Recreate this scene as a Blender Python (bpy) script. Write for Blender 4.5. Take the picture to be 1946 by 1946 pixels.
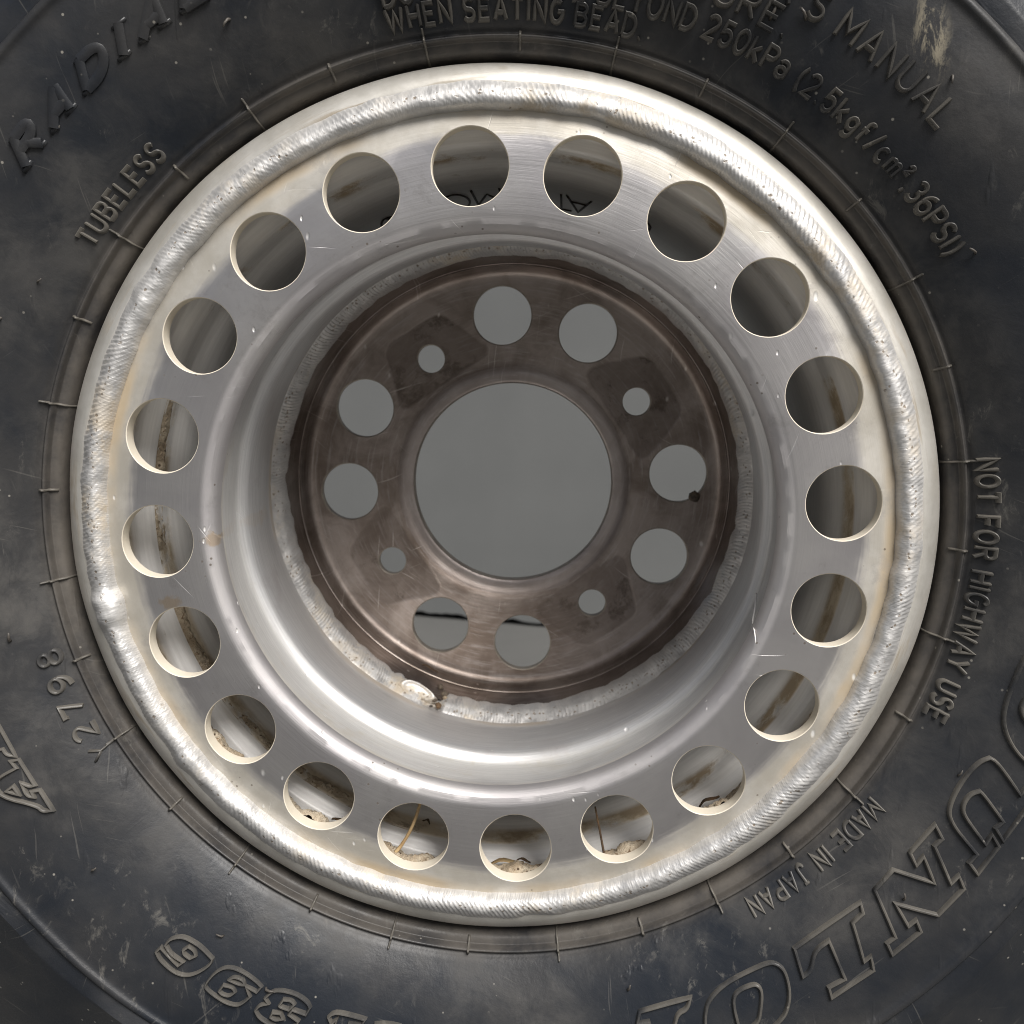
import bpy, bmesh, math, random
import numpy as np
from mathutils import Vector, Matrix, noise
from mathutils.geometry import delaunay_2d_cdt

for _o in list(bpy.data.objects):
    bpy.data.objects.remove(_o)
SC = bpy.context.scene
COL = SC.collection
PI = math.pi
rad = math.radians
R = 0.129            # rim flange radius in metres; the wheel is laid out in units of it
H = 2.195 * R        # axle height (tyre radius)
DEEP = 0.77          # depth of the tyre's middle plane behind the flange, in R

# ------------------------------------------------------------------ camera
CAMW = Vector((0.15820, 0.34373, 2.30578))
RIGHT, UP, BACK = Vector((0.998674, 0.0, -0.051477)), Vector((-0.007137, 0.990341, -0.138468)), Vector((0.050980, 0.138652, 0.989028))
def w2w(v):          # wheel coordinates (x right, y up, z towards the viewer) -> world
    return Vector((v[0], -v[2], v[1]))
cam = bpy.data.cameras.new('camera')
camo = bpy.data.objects.new('camera', cam)
COL.objects.link(camo)
cx, cy, cz = w2w(RIGHT), w2w(UP), w2w(BACK)
pos = w2w(CAMW) * R + Vector((0, 0, H))
camo.matrix_world = Matrix(((cx.x, cy.x, cz.x, pos.x), (cx.y, cy.y, cz.y, pos.y), (cx.z, cy.z, cz.z, pos.z), (0, 0, 0, 1)))
cam.sensor_width = 36.0
cam.lens = 36.0
cam.clip_start = 0.01
cam.clip_end = 500
cam.dof.use_dof = True
cam.dof.focus_distance = 2.28 * R
cam.dof.aperture_fstop = 24.0
SC.camera = camo

# ------------------------------------------------------------------ daylight
SUN_EL, SUN_AZ = 50.0, 146.0      # azimuth clockwise from +Y: in front of the wheel, a little to the right
wd = bpy.data.worlds.new('World')
SC.world = wd
wd.use_nodes = True
wn = wd.node_tree
bg = wn.nodes['Background']
sky = wn.nodes.new('ShaderNodeTexSky')
sky.sky_type = 'NISHITA'
sky.sun_disc = False
sky.sun_elevation = rad(SUN_EL)
sky.sun_rotation = rad(SUN_AZ)
sky.air_density = 1.0
sky.dust_density = 4.0
sky.ozone_density = 1.0
hsv = wn.nodes.new('ShaderNodeHueSaturation')      # hazy white daylight rather than deep blue
hsv.inputs['Saturation'].default_value = 0.55
wn.links.new(sky.outputs[0], hsv.inputs['Color'])
wn.links.new(hsv.outputs[0], bg.inputs[0])
bg.inputs[1].default_value = 0.055
sl = bpy.data.lights.new('sun', 'SUN')
sl.energy = 3.9
sl.angle = rad(34)
sl.color = (1.0, 0.972, 0.935)
so = bpy.data.objects.new('sun', sl)
COL.objects.link(so)
sd = Vector((math.sin(rad(SUN_AZ)) * math.cos(rad(SUN_EL)), math.cos(rad(SUN_AZ)) * math.cos(rad(SUN_EL)), math.sin(rad(SUN_EL))))
so.rotation_euler = sd.to_track_quat('Z', 'Y').to_euler()
so.location = (0, -1, 3)
SC.view_settings.view_transform = 'Standard'
SC.view_settings.look = 'None'
SC.view_settings.exposure = 0.2
SC.view_settings.gamma = 1.0
SC.render.engine = 'CYCLES'
SC.cycles.use_denoising = True
SC.cycles.filter_width = 1.0
SC.cycles.max_bounces = 10
SC.cycles.glossy_bounces = 6

random.seed(7)
RNG = random.Random(11)
# ------------------------------------------------------------------ materials
class NT:
    """short-hand for building a node tree"""
    def __init__(s, name):
        s.m = bpy.data.materials.new(name)
        s.m.use_nodes = True
        s.t = s.m.node_tree
        s.t.nodes.clear()
        s.out = s.t.nodes.new('ShaderNodeOutputMaterial')
        s.b = s.t.nodes.new('ShaderNodeBsdfPrincipled')
        s.t.links.new(s.b.outputs[0], s.out.inputs[0])
        s.tc = s.t.nodes.new('ShaderNodeTexCoord')
        s.P = s.tc.outputs['Object']
    def put(s, sock, v):
        if isinstance(v, bpy.types.NodeSocket):
            s.t.links.new(v, sock)
        elif v is not None:
            sock.default_value = v
    def math(s, op, a, b=None, c=None, clamp=False):
        n = s.t.nodes.new('ShaderNodeMath'); n.operation = op; n.use_clamp = clamp
        for i, v in enumerate((a, b, c)):
            s.put(n.inputs[i], v)
        return n.outputs[0]
    def vec(s, op, a, b=None, sc=None):
        n = s.t.nodes.new('ShaderNodeVectorMath'); n.operation = op
        s.put(n.inputs[0], a)
        if b is not None: s.put(n.inputs[1], b)
        if sc is not None: s.put(n.inputs['Scale'], sc)
        return n.outputs[1] if op in ('LENGTH', 'DISTANCE', 'DOT_PRODUCT') else n.outputs[0]
    def sep(s, v):
        n = s.t.nodes.new('ShaderNodeSeparateXYZ'); s.put(n.inputs[0], v); return n.outputs
    def comb(s, x, y, z):
        n = s.t.nodes.new('ShaderNodeCombineXYZ')
        for i, v in enumerate((x, y, z)): s.put(n.inputs[i], v)
        return n.outputs[0]
    def noise(s, v, scale, detail=4.0, rough=0.55, dist=0.0):
        n = s.t.nodes.new('ShaderNodeTexNoise')
        s.put(n.inputs['Vector'], v); n.inputs['Scale'].default_value = scale
        n.inputs['Detail'].default_value = detail; n.inputs['Roughness'].default_value = rough
        n.inputs['Distortion'].default_value = dist
        return n.outputs[0]
    def voro(s, v, scale, feature='F1', rnd=1.0):
        n = s.t.nodes.new('ShaderNodeTexVoronoi'); n.feature = feature
        s.put(n.inputs['Vector'], v); n.inputs['Scale'].default_value = scale
        n.inputs['Randomness'].default_value = rnd
        return n.outputs
    def ramp(s, f, lo, hi):           # smooth 0..1 between lo and hi (hi may be below lo)
        n = s.t.nodes.new('ShaderNodeMapRange'); n.interpolation_type = 'SMOOTHSTEP'
        s.put(n.inputs[0], f)
        if hi >= lo:
            n.inputs[1].default_value, n.inputs[2].default_value = lo, hi
        else:
            n.inputs[1].default_value, n.inputs[2].default_value = hi, lo
            n.inputs[3].default_value, n.inputs[4].default_value = 1.0, 0.0
        return n.outputs[0]
    def mix(s, f, a, b):
        n = s.t.nodes.new('ShaderNodeMix'); n.data_type = 'RGBA'
        s.put(n.inputs['Factor'], f)
        s.put(n.inputs[6], a if isinstance(a, bpy.types.NodeSocket) else (*a, 1.0))
        s.put(n.inputs[7], b if isinstance(b, bpy.types.NodeSocket) else (*b, 1.0))
        return n.outputs[2]
    def mixf(s, f, a, b):
        n = s.t.nodes.new('ShaderNodeMix'); n.data_type = 'FLOAT'
        s.put(n.inputs[0], f); s.put(n.inputs[2], a); s.put(n.inputs[3], b)
        return n.outputs[0]
    def bump(s, h, dist, strength=1.0, normal=None):
        n = s.t.nodes.new('ShaderNodeBump')
        n.inputs['Strength'].default_value = strength; n.inputs['Distance'].default_value = dist
        s.put(n.inputs['Height'], h)
        if normal is not None: s.put(n.inputs['Normal'], normal)
        return n.outputs[0]
    def polar(s):
        """radius and depth in units of R, plus a seamless vector stretched along the circumference"""
        x, y, z = s.sep(s.P)
        s.r = s.math('DIVIDE', s.math('SQRT', s.math('ADD', s.math('MULTIPLY', x, x), s.math('MULTIPLY', z, z))), R)
        s.d = s.math('DIVIDE', y, -R)
        rr = s.math('MAXIMUM', s.r, 0.01)
        s.ux = s.math('DIVIDE', s.math('DIVIDE', x, R), rr)
        s.uz = s.math('DIVIDE', s.math('DIVIDE', z, R), rr)
    def streak(s, along, across):
        return s.comb(s.math('MULTIPLY', s.ux, along), s.math('ADD', s.math('MULTIPLY', s.r, across), s.math('MULTIPLY', s.d, across)), s.math('MULTIPLY', s.uz, along))
    def fin(s, color, rough, metal=0.0, normal=None, spec=None):
        s.put(s.b.inputs['Base Color'], color if isinstance(color, bpy.types.NodeSocket) else (*color, 1.0))
        s.put(s.b.inputs['Roughness'], rough)
        s.put(s.b.inputs['Metallic'], metal)
        if normal is not None: s.put(s.b.inputs['Normal'], normal)
        if spec is not None: s.put(s.b.inputs['Specular IOR Level'], spec)
        return s.m

def nicks(n, scale, thr, seed):
    """scattered short pale nicks: stretched voronoi cells, a few of them picked"""
    warp = n.vec('ADD', n.P, n.vec('SCALE', n.comb(n.noise(n.P, 9.0 / R * 0.13), n.noise(n.vec('ADD', n.P, (3.1, 1.7, 0.4)), 9.0 / R * 0.13), 0.0), sc=0.02))
    o = n.voro(n.vec('ADD', n.vec('MULTIPLY', warp, (1.0, 1.0, 0.55)), (seed, seed * .7, 0)), scale)
    pick = n.math('GREATER_THAN', n.sep(o['Color'])[0], thr)
    return n.math('MULTIPLY', pick, n.ramp(o['Distance'], 0.16, 0.05))

def scratches(n, seed, thr=0.70):
    """long hair scratches running several ways"""
    tot = None
    x, y, z = n.sep(n.P)
    for k, ang in enumerate((20, 75, 140)):
        c, s_ = math.cos(rad(ang + seed * 17)), math.sin(rad(ang + seed * 17))
        u = n.math('ADD', n.math('MULTIPLY', x, c), n.math('MULTIPLY', z, s_))
        v = n.math('SUBTRACT', n.math('MULTIPLY', z, c), n.math('MULTIPLY', x, s_))
        bend = n.math('MULTIPLY', n.noise(n.P, 22, 2), 0.01)
        q = n.ramp(n.noise(n.comb(n.math('MULTIPLY', n.math('ADD', u, bend), 1100.0), n.math('MULTIPLY', v, 32.0), seed + k * 3.3), 1.0, 1.0), thr, thr + 0.05)
        q = n.math('MULTIPLY', q, n.ramp(n.noise(n.vec('ADD', n.P, (seed, k, 2.0)), 30, 3), 0.50, 0.62))
        tot = q if tot is None else n.math('MAXIMUM', tot, q)
    return tot

def m_disc():
    n = NT('weathered_aluminium'); n.polar()
    big = n.noise(n.P, 14, 5, 0.6)
    fine = n.noise(n.streak(2.2, 70), 2.2, 6, 0.65)
    mid = n.noise(n.P, 60, 6, 0.7)
    cloud = n.noise(n.vec('ADD', n.P, (5, 2, 1)), 28, 5, 0.6, 0.5)
    # chalky oxide where the polishing wheel did not reach: outer band and the dished wall
    edge = n.math('ADD', n.r, n.math('MULTIPLY', n.math('SUBTRACT', big, 0.5), 0.09))
    edge = n.math('ADD', edge, n.math('MULTIPLY', n.math('SUBTRACT', fine, 0.5), 0.03))
    ox = n.ramp(n.math('ADD', edge, n.math('MULTIPLY', n.math('SUBTRACT', cloud, 0.5), 0.05)), 0.815, 0.848)
    band = n.math('MULTIPLY', n.ramp(n.d, -0.02, -0.03), n.ramp(n.d, -0.25, -0.23))
    ox = n.math('MAXIMUM', ox, n.math('MULTIPLY', band, n.ramp(big, 0.34, 0.6)))
    pol = n.mix(n.ramp(cloud, 0.3, 0.72), (0.50, 0.48, 0.485), (0.60, 0.58, 0.57))
    col = n.mix(ox, pol, n.mix(n.ramp(mid, 0.35, 0.7), (0.54, 0.505, 0.44), (0.66, 0.63, 0.575)))
    # tan water stains at the weld and low in the dish
    st = n.math('MULTIPLY', n.ramp(n.math('ADD', n.r, n.math('MULTIPLY', mid, 0.03)), 0.872, 0.895), n.ramp(n.noise(n.vec('ADD', n.P, (2, 7, 3)), 20, 4), 0.42, 0.62))
    st2 = n.math('MULTIPLY', n.math('MULTIPLY', n.ramp(n.d, -0.48, -0.57), n.ramp(n.noise(n.P, 25, 4), 0.42, 0.6)), 0.8)
    st = n.math('MAXIMUM', st, st2)
    col = n.mix(n.math('MULTIPLY', st, 0.75), col, (0.42, 0.32, 0.19))
    sp = n.math('MULTIPLY', n.ramp(n.voro(n.P, 330)['Distance'], 0.16, 0.08), n.ramp(n.noise(n.P, 45, 2), 0.55, 0.62))
    col = n.mix(n.math('MULTIPLY', sp, 0.8), col, (0.10, 0.075, 0.05))
    nk = n.math('MAXIMUM', nicks(n, 170, 0.84, 1.3), nicks(n, 300, 0.88, 5.1))
    nk = n.math('MAXIMUM', nk, n.math('MULTIPLY', scratches(n, 1.0, 0.72), 0.35))
    drk = n.math('MULTIPLY', n.ramp(n.noise(n.vec('ADD', n.P, (9, 3, 3)), 85, 6, 0.75), 0.56, 0.70), 0.30)
    col = n.mix(drk, col, (0.30, 0.28, 0.27))
    col = n.mix(n.math('MULTIPLY', nk, 0.8), col, (0.86, 0.85, 0.82))
    lip = n.math('MULTIPLY', n.ramp(n.r, 0.676, 0.662), n.ramp(n.d, -0.06, -0.02))
    for (sx, sz, rr_) in ((-0.748, -0.192, 0.034), (-0.646, -0.045, 0.030), (0.33, -0.70, 0.016), (0.70, -0.16, 0.020)):
        dd = n.math('DIVIDE', n.vec('DISTANCE', n.vec('MULTIPLY', n.P, (1.0, 0.0, 1.6)), (sx * R, 0.0, sz * 1.6 * R)), R)
        dd = n.math('ADD', dd, n.math('ADD', n.math('MULTIPLY', n.math('SUBTRACT', n.noise(n.vec('ADD', n.P, (4, 4, 4)), 130, 5, 0.7), 0.5), 0.09), n.math('MULTIPLY', n.math('SUBTRACT', cloud, 0.5), 0.07)))
        col = n.mix(n.math('MULTIPLY', n.ramp(dd, rr_, rr_ * 0.55), 0.62), col, (0.52, 0.39, 0.25))
    dish = n.math('MULTIPLY', n.ramp(n.d, -0.02, -0.06), n.math('SUBTRACT', 1.0, n.math('MAXIMUM', st2, n.math('MULTIPLY', n.ramp(n.noise(n.vec('ADD', n.P, (3, 9, 1)), 34, 6, 0.7, 0.6), 0.54, 0.68), 0.7))))
    col = n.mix(n.math('MULTIPLY', dish, 0.75), col, n.mix(n.ramp(fine, 0.3, 0.7), (0.55, 0.55, 0.55), (0.70, 0.70, 0.695)))
    rough = n.math('ADD', n.math('MULTIPLY', lip, 0.22), n.mixf(n.ramp(n.d, -0.01, -0.06), n.mixf(ox, 0.40, 0.50), 0.44), n.math('MULTIPLY', n.math('SUBTRACT', mid, 0.5), 0.22))
    rough = n.math('ADD', rough, n.math('MULTIPLY', n.math('ADD', st, nk), 0.2))
    metal = n.math('SUBTRACT', n.mixf(n.ramp(n.d, -0.01, -0.06), n.mixf(ox, 0.97, 0.55), n.mixf(ox, 0.74, 0.45)), n.math('MULTIPLY', n.math('ADD', st, sp), 0.5), clamp=True)
    h = n.math('ADD', n.math('MULTIPLY', fine, 0.5), n.math('ADD', n.math('MULTIPLY', mid, 0.35), n.math('MULTIPLY', nk, -1.2)))
    h = n.math('ADD', h, n.math('MULTIPLY', cloud, 0.8))
    return n.fin(col, rough, metal, n.bump(h, 0.00022, 0.55))

def m_edge():
    n = NT('cut_aluminium_edge')
    t = n.noise(n.P, 120, 4)
    return n.fin(n.mix(t, (0.66, 0.59, 0.47), (0.80, 0.74, 0.63)), 0.55, 0.0, n.bump(t, 0.0002, 0.5))

def m_weld(mid, tb=0.0, k=1.0, me=0.55):
    n = NT('weld_metal'); n.polar()
    a = n.noise(n.P, 110, 6, 0.7)
    b = n.noise(n.vec('ADD', n.P, (1, 4, 2)), 22, 4)
    f = n.noise(n.P, 420, 4, 0.7, 0.8)
    rw = n.math('ADD', n.r, n.math('MULTIPLY', n.math('SUBTRACT', n.noise(n.P, 60, 4), 0.5), 0.030))
    crust = n.math('MULTIPLY', n.ramp(rw, mid - 0.013, mid - 0.004), n.ramp(rw, mid + 0.012, mid + 0.003))
    pit = n.math('MULTIPLY', n.ramp(n.voro(n.vec('ADD', n.P, n.vec('SCALE', n.comb(a, f, b), sc=0.004)), 520)['Distance'], 0.34, 0.14), n.ramp(n.math('ADD', n.noise(n.P, 150, 3), n.math('MULTIPLY', crust, 0.30)), 0.60, 0.74))
    col = n.mix(n.ramp(a, 0.3, 0.7), (0.56 * k, 0.553 * k, 0.545 * k), (0.72 * k, 0.708 * k, 0.69 * k))
    tan = n.math('MULTIPLY', n.ramp(b, 0.46 - tb, 0.66 - tb), n.ramp(a, 0.42 - tb, 0.6 - tb))
    col = n.mix(n.math('MULTIPLY', tan, 0.7), col, (0.48, 0.38, 0.24))
    col = n.mix(n.math('MULTIPLY', pit, 0.85), col, (0.20, 0.15, 0.10))
    rough = n.math('ADD', 0.40, n.math('MULTIPLY', n.math('ADD', n.math('ADD', tan, a), crust), 0.18))
    h = n.math('ADD', n.math('MULTIPLY', a, 0.45), n.math('SUBTRACT', n.math('MULTIPLY', f, n.mixf(crust, 0.18, 0.55)), n.math('MULTIPLY', pit, 0.8)))
    return n.fin(col, rough, n.math('SUBTRACT', me, n.math('MULTIPLY', n.math('ADD', tan, pit), 0.3), clamp=True), n.bump(h, 0.0006, 0.35))

def m_flange():
    n = NT('oxidised_flange'); n.polar()
    a = n.noise(n.P, 70, 6, 0.7)
    s_ = n.noise(n.streak(3, 60), 2, 5)
    b = n.noise(n.P, 18, 4)
    col = n.mix(n.ramp(a, 0.3, 0.7), (0.58, 0.555, 0.50), (0.70, 0.675, 0.625))
    grime = n.math('MULTIPLY', n.ramp(s_, 0.5, 0.68), n.ramp(b, 0.40, 0.62))
    col = n.mix(n.math('MULTIPLY', grime, 0.7), col, (0.26, 0.20, 0.125))
    rough = n.math('ADD', 0.40, n.math('MULTIPLY', a, 0.15))
    return n.fin(col, rough, n.math('SUBTRACT', 0.60, n.math('MULTIPLY', grime, 0.4)), n.bump(n.math('ADD', a, s_), 0.0003, 0.4))

def m_barrel():
    n = NT('dirty_barrel_aluminium'); n.polar()
    a = n.noise(n.P, 50, 6, 0.7)
    b = n.noise(n.P, 13, 4)
    s_ = n.noise(n.streak(2.5, 45), 2.0, 5, 0.6)
    col = n.mix(n.ramp(s_, 0.3, 0.7), (0.66, 0.65, 0.635), (0.74, 0.73, 0.715))
    # mud dried in the well behind the disc and along the ledge
    well = n.math('MAXIMUM', n.ramp(n.d, -0.105, -0.06), n.math('MULTIPLY', n.ramp(n.d, -0.125, -0.135), n.ramp(n.d, -0.205, -0.18)))
    mud = n.math('MULTIPLY', well, n.ramp(n.math('ADD', n.math('MULTIPLY', b, 0.6), n.math('MULTIPLY', a, 0.5)), 0.49, 0.59))
    rust = n.ramp(n.math('ADD', n.math('MULTIPLY', a, 0.75), n.math('MULTIPLY', s_, 0.35)), 0.67, 0.80)
    col = n.mix(n.math('MULTIPLY', rust, 0.8), col, (0.33, 0.29, 0.235))
    col = n.mix(mud, col, n.mix(n.ramp(a, 0.45, 0.6), (0.58, 0.50, 0.38), (0.36, 0.285, 0.195)))
    dirt = n.math('ADD', mud, n.math('MULTIPLY', rust, 0.6), clamp=True)
    return n.fin(col, n.mixf(dirt, 0.42, 0.85), n.mixf(dirt, 0.20, 0.0), n.bump(n.math('ADD', n.math('MULTIPLY', s_, 0.12), n.math('ADD', n.math('MULTIPLY', a, 0.6), mud)), 0.0006, 0.45))

def m_hub(bolts):
    n = NT('stained_hub_metal'); n.polar()
    x, y, z = n.sep(n.P)
    a = n.noise(n.P, 70, 6, 0.7)
    b = n.noise(n.vec('ADD', n.P, (3, 1, 5)), 24, 5, 0.6)
    s_ = n.noise(n.streak(2.5, 60), 2.2, 5, 0.6)
    # print left by the hub's four lugs: rounded boxes round the bolt holes
    pad = None
    for (bx, bz, ang) in bolts:
        dx = n.math('SUBTRACT', x, bx); dz = n.math('SUBTRACT', z, bz)
        c, s2 = math.cos(ang), math.sin(ang)
        u = n.math('ABSOLUTE', n.math('SUBTRACT', n.math('ADD', n.math('MULTIPLY', dx, c), n.math('MULTIPLY', dz, s2)), 0.012 * R))
        v = n.math('ABSOLUTE', n.math('SUBTRACT', n.math('MULTIPLY', dz, c), n.math('MULTIPLY', dx, s2)))
        v = n.math('ADD', v, n.math('MULTIPLY', n.math('ADD', n.math('MULTIPLY', dx, c), n.math('MULTIPLY', dz, s2)), 0.35))
        du = n.math('MAXIMUM', n.math('SUBTRACT', u, 0.062 * R), 0.0)
        dv = n.math('MAXIMUM', n.math('SUBTRACT', v, 0.105 * R), 0.0)
        d = n.math('SQRT', n.math('ADD', n.math('MULTIPLY', du, du), n.math('MULTIPLY', dv, dv)))
        q = n.ramp(n.math('ADD', d, n.math('MULTIPLY', n.math('SUBTRACT', a, 0.5), 0.03 * R)), 0.040 * R, 0.028 * R)
        pad = q if pad is None else n.math('MAXIMUM', pad, q)
    g3 = n.noise(n.vec('ADD', n.P, (7, 7, 2)), 48, 6, 0.7, 0.8)
    col = n.mix(n.ramp(n.math('ADD', n.math('MULTIPLY', b, 0.5), n.math('MULTIPLY', g3, 0.5)), 0.36, 0.64), (0.150, 0.118, 0.098), (0.32, 0.275, 0.248))
    col = n.mix(n.math('MULTIPLY', n.ramp(s_, 0.5, 0.7), 0.4), col, (0.40, 0.37, 0.355))
    pits = n.math('MULTIPLY', pad, n.ramp(a, 0.52, 0.66))
    col = n.mix(n.math('MULTIPLY', pad, 0.38), col, (0.14, 0.115, 0.10))
    col = n.mix(n.math('MULTIPLY', pits, 0.75), col, (0.075, 0.055, 0.04))
    ring = n.math('MULTIPLY', n.ramp(n.r, 0.352, 0.347), n.ramp(n.r, 0.30, 0.305))
    col = n.mix(n.math('MULTIPLY', ring, 0.35), col, (0.44, 0.40, 0.39))
    nk = n.math('MAXIMUM', nicks(n, 190, 0.88, 2.7), n.math('MULTIPLY', scratches(n, 2.0, 0.71), 0.8))
    col = n.mix(n.math('MULTIPLY', nk, 0.55), col, (0.62, 0.58, 0.54))
    rough = n.math('ADD', 0.34, n.math('MULTIPLY', n.math('ADD', a, pad), 0.16))
    h = n.math('ADD', n.math('MULTIPLY', a, 0.35), n.math('ADD', n.math('MULTIPLY', pits, -0.9), n.math('MULTIPLY', pad, -0.6)))
    h = n.math('ADD', h, n.math('MULTIPLY', s_, 0.35))
    return n.fin(col, rough, n.math('SUBTRACT', 0.92, n.math('MULTIPLY', pits, 0.5)), n.bump(h, 0.00035, 0.6))

def m_rubber(name='tyre_rubber', worn=0.0):
    n = NT(name); n.polar()
    a = n.noise(n.P, 30, 6, 0.65)
    b = n.noise(n.vec('ADD', n.P, (4, 2, 9)), 9, 5, 0.6, 0.4)
    f = n.noise(n.P, 260, 4, 0.7)
    col = n.mix(n.ramp(n.math('ADD', n.math('MULTIPLY', b, 0.65), n.math('MULTIPLY', n.noise(n.vec('ADD', n.P, (6, 6, 1)), 33, 5, 0.6, 0.5), 0.35)), 0.38, 0.62), (0.0125, 0.0158, 0.0220), (0.0365, 0.0362, 0.0370))
    g2 = n.noise(n.vec('ADD', n.P, (8, 1, 3)), 75, 5, 0.7, 0.6)
    dust = n.math('MULTIPLY', n.ramp(n.math('ADD', n.math('MULTIPLY', a, 0.55), n.math('MULTIPLY', g2, 0.45)), 0.42, 0.64), n.math('MAXIMUM', n.ramp(b, 0.40, 0.66), n.math('MULTIPLY', n.ramp(n.r, 1.22, 1.05), 0.7)))
    col = n.mix(n.math('MULTIPLY', dust, n.mixf(n.ramp(n.r, 1.12, 1.32), 0.40, 0.22)), col, (0.140, 0.131, 0.117))
    # road dust lodged in the bead step and beside the rim
    bead = n.math('MULTIPLY', n.ramp(n.r, 1.075, 1.02), n.ramp(n.math('ADD', a, n.math('MULTIPLY', f, 0.3)), 0.36, 0.80))
    col = n.mix(n.math('MULTIPLY', bead, 0.55), col, (0.150, 0.130, 0.108))
    pit = n.math('MULTIPLY', n.ramp(n.voro(n.P, 250)['Distance'], 0.12, 0.06), n.ramp(n.noise(n.P, 50, 2), 0.52, 0.60))
    col = n.mix(n.math('MULTIPLY', pit, 0.7), col, (0.34, 0.32, 0.28))
    # pale scuff near the shoulder, upper right
    x, y, z = n.sep(n.P)
    dx = n.math('SUBTRACT', x, 0.873 * R); dz = n.math('SUBTRACT', z, 0.995 * R)
    u = n.math('ADD', n.math('MULTIPLY', dx, 2.2), n.math('MULTIPLY', dz, 0.5))
    v = n.math('SUBTRACT', n.math('MULTIPLY', dz, 0.95), n.math('MULTIPLY', dx, 0.25))
    d = n.math('SQRT', n.math('ADD', n.math('MULTIPLY', u, u), n.math('MULTIPLY', v, v)))
    sc = n.math('MULTIPLY', n.ramp(d, 0.105 * R, 0.015 * R), n.ramp(n.noise(n.vec('MULTIPLY', n.P, (1.0, 1.0, 0.40)), 210, 6, 0.8, 0.5), 0.47, 0.60))
    col = n.mix(n.math('MULTIPLY', sc, 0.75), col, (0.42, 0.37, 0.27))
    if worn:
        col = n.mix(n.math('MULTIPLY', n.ramp(n.noise(n.P, 60, 4), 0.25, 0.6), worn), col, (0.155, 0.142, 0.120))
    scf = n.math('MULTIPLY', n.ramp(n.noise(n.vec('MULTIPLY', n.P, (1.0, 1.0, 0.5)), 190, 5, 0.75, 0.6), 0.56, 0.70), n.ramp(n.noise(n.vec('ADD', n.P, (1, 8, 4)), 17, 4, 0.6), 0.47, 0.62))
    col = n.mix(n.math('MULTIPLY', scf, 0.5), col, (0.19, 0.18, 0.16))
    scl = scratches(n, 3.0, 0.70)
    col = n.mix(n.math('MULTIPLY', scl, 0.22), col, (0.20, 0.19, 0.17))
    rough = n.math('ADD', 0.37, n.math('MULTIPLY', n.math('ADD', dust, n.math('SUBTRACT', a, 0.5)), 0.25))
    h = n.math('ADD', n.math('MULTIPLY', a, 0.5), n.math('ADD', n.math('MULTIPLY', f, 0.22), n.math('MULTIPLY', g2, 0.35)))
    scr = n.noise(n.vec('MULTIPLY', n.P, (1.0, 1.0, 0.12)), 160, 3, 0.6)
    h = n.math('ADD', h, n.math('MULTIPLY', n.ramp(scr, 0.64, 0.74), 0.3))
    return n.fin(col, rough, 0.0, n.bump(h, 0.0008, 0.5), 0.38)

def m_plain(name, c0, c1, scale, rough, bump=0.0005, metal=0.0):
    n = NT(name)
    a = n.noise(n.P, scale, 6, 0.65)
    return n.fin(n.mix(n.ramp(a, 0.3, 0.7), c0, c1), rough, metal, n.bump(a, bump, 0.6))

def m_ground():
    n = NT('grey_concrete')
    a = n.noise(n.P, 3, 6); f = n.noise(n.P, 90, 5, 0.7)
    col = n.mix(n.ramp(a, 0.3, 0.7), (0.092, 0.092, 0.088), (0.125, 0.124, 0.118))
    col = n.mix(n.ramp(f, 0.62, 0.75), col, (0.11, 0.108, 0.10))
    return n.fin(col, 0.8, 0.0, n.bump(f, 0.001, 0.5))

def m_wall():
    n = NT('grey_painted_panel')
    a = n.noise(n.P, 4, 4); f = n.noise(n.P, 220, 3)
    return n.fin(n.mix(n.ramp(a, 0.3, 0.7), (0.150, 0.154, 0.152), (0.176, 0.180, 0.177)), 0.6, 0.0, n.bump(f, 0.0004, 0.4))

def m_soil():
    n = NT('dry_pale_mud')
    a = n.noise(n.P, 90, 6, 0.7); f = n.noise(n.P, 420, 5, 0.75, 1.0)
    col = n.mix(n.ramp(a, 0.35, 0.65), (0.37, 0.29, 0.20), (0.60, 0.52, 0.40))
    col = n.mix(n.ramp(f, 0.55, 0.66), col, (0.20, 0.13, 0.075))
    col = n.mix(n.ramp(n.voro(n.P, 300)['Distance'], 0.16, 0.08), col, (0.08, 0.05, 0.03))
    return n.fin(col, 0.95, 0.0, n.bump(n.math('ADD', a, f), 0.0016, 0.9))
# ------------------------------------------------------------------ helpers
def make(name, verts, faces, mats, parent=None, loc=(0, 0, 0), smooth=True, sharp=None, mat_idx=None):
    me = bpy.data.meshes.new(name)
    me.from_pydata([tuple(v) for v in verts], [], faces)
    for m in (mats if isinstance(mats, (list, tuple)) else [mats]):
        me.materials.append(m)
    if mat_idx is not None:
        me.polygons.foreach_set('material_index', mat_idx)
    me.polygons.foreach_set('use_smooth', [smooth] * len(me.polygons))
    me.update()
    if smooth and sharp:
        me.set_sharp_from_angle(angle=rad(sharp))
    o = bpy.data.objects.new(name, me)
    COL.objects.link(o)
    o.location = loc
    if parent is not None:
        o.parent = parent
    return o

def tag(o, label=None, cat=None, group=None, kind=None):
    for k, v in (('label', label), ('category', cat), ('group', group), ('kind', kind)):
        if v: o[k] = v
    return o

def P3(r, th, z):        # wheel polar (units of R, radians) -> object space of a wheel part
    return (r * math.cos(th) * R, -z * R, r * math.sin(th) * R)

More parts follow.
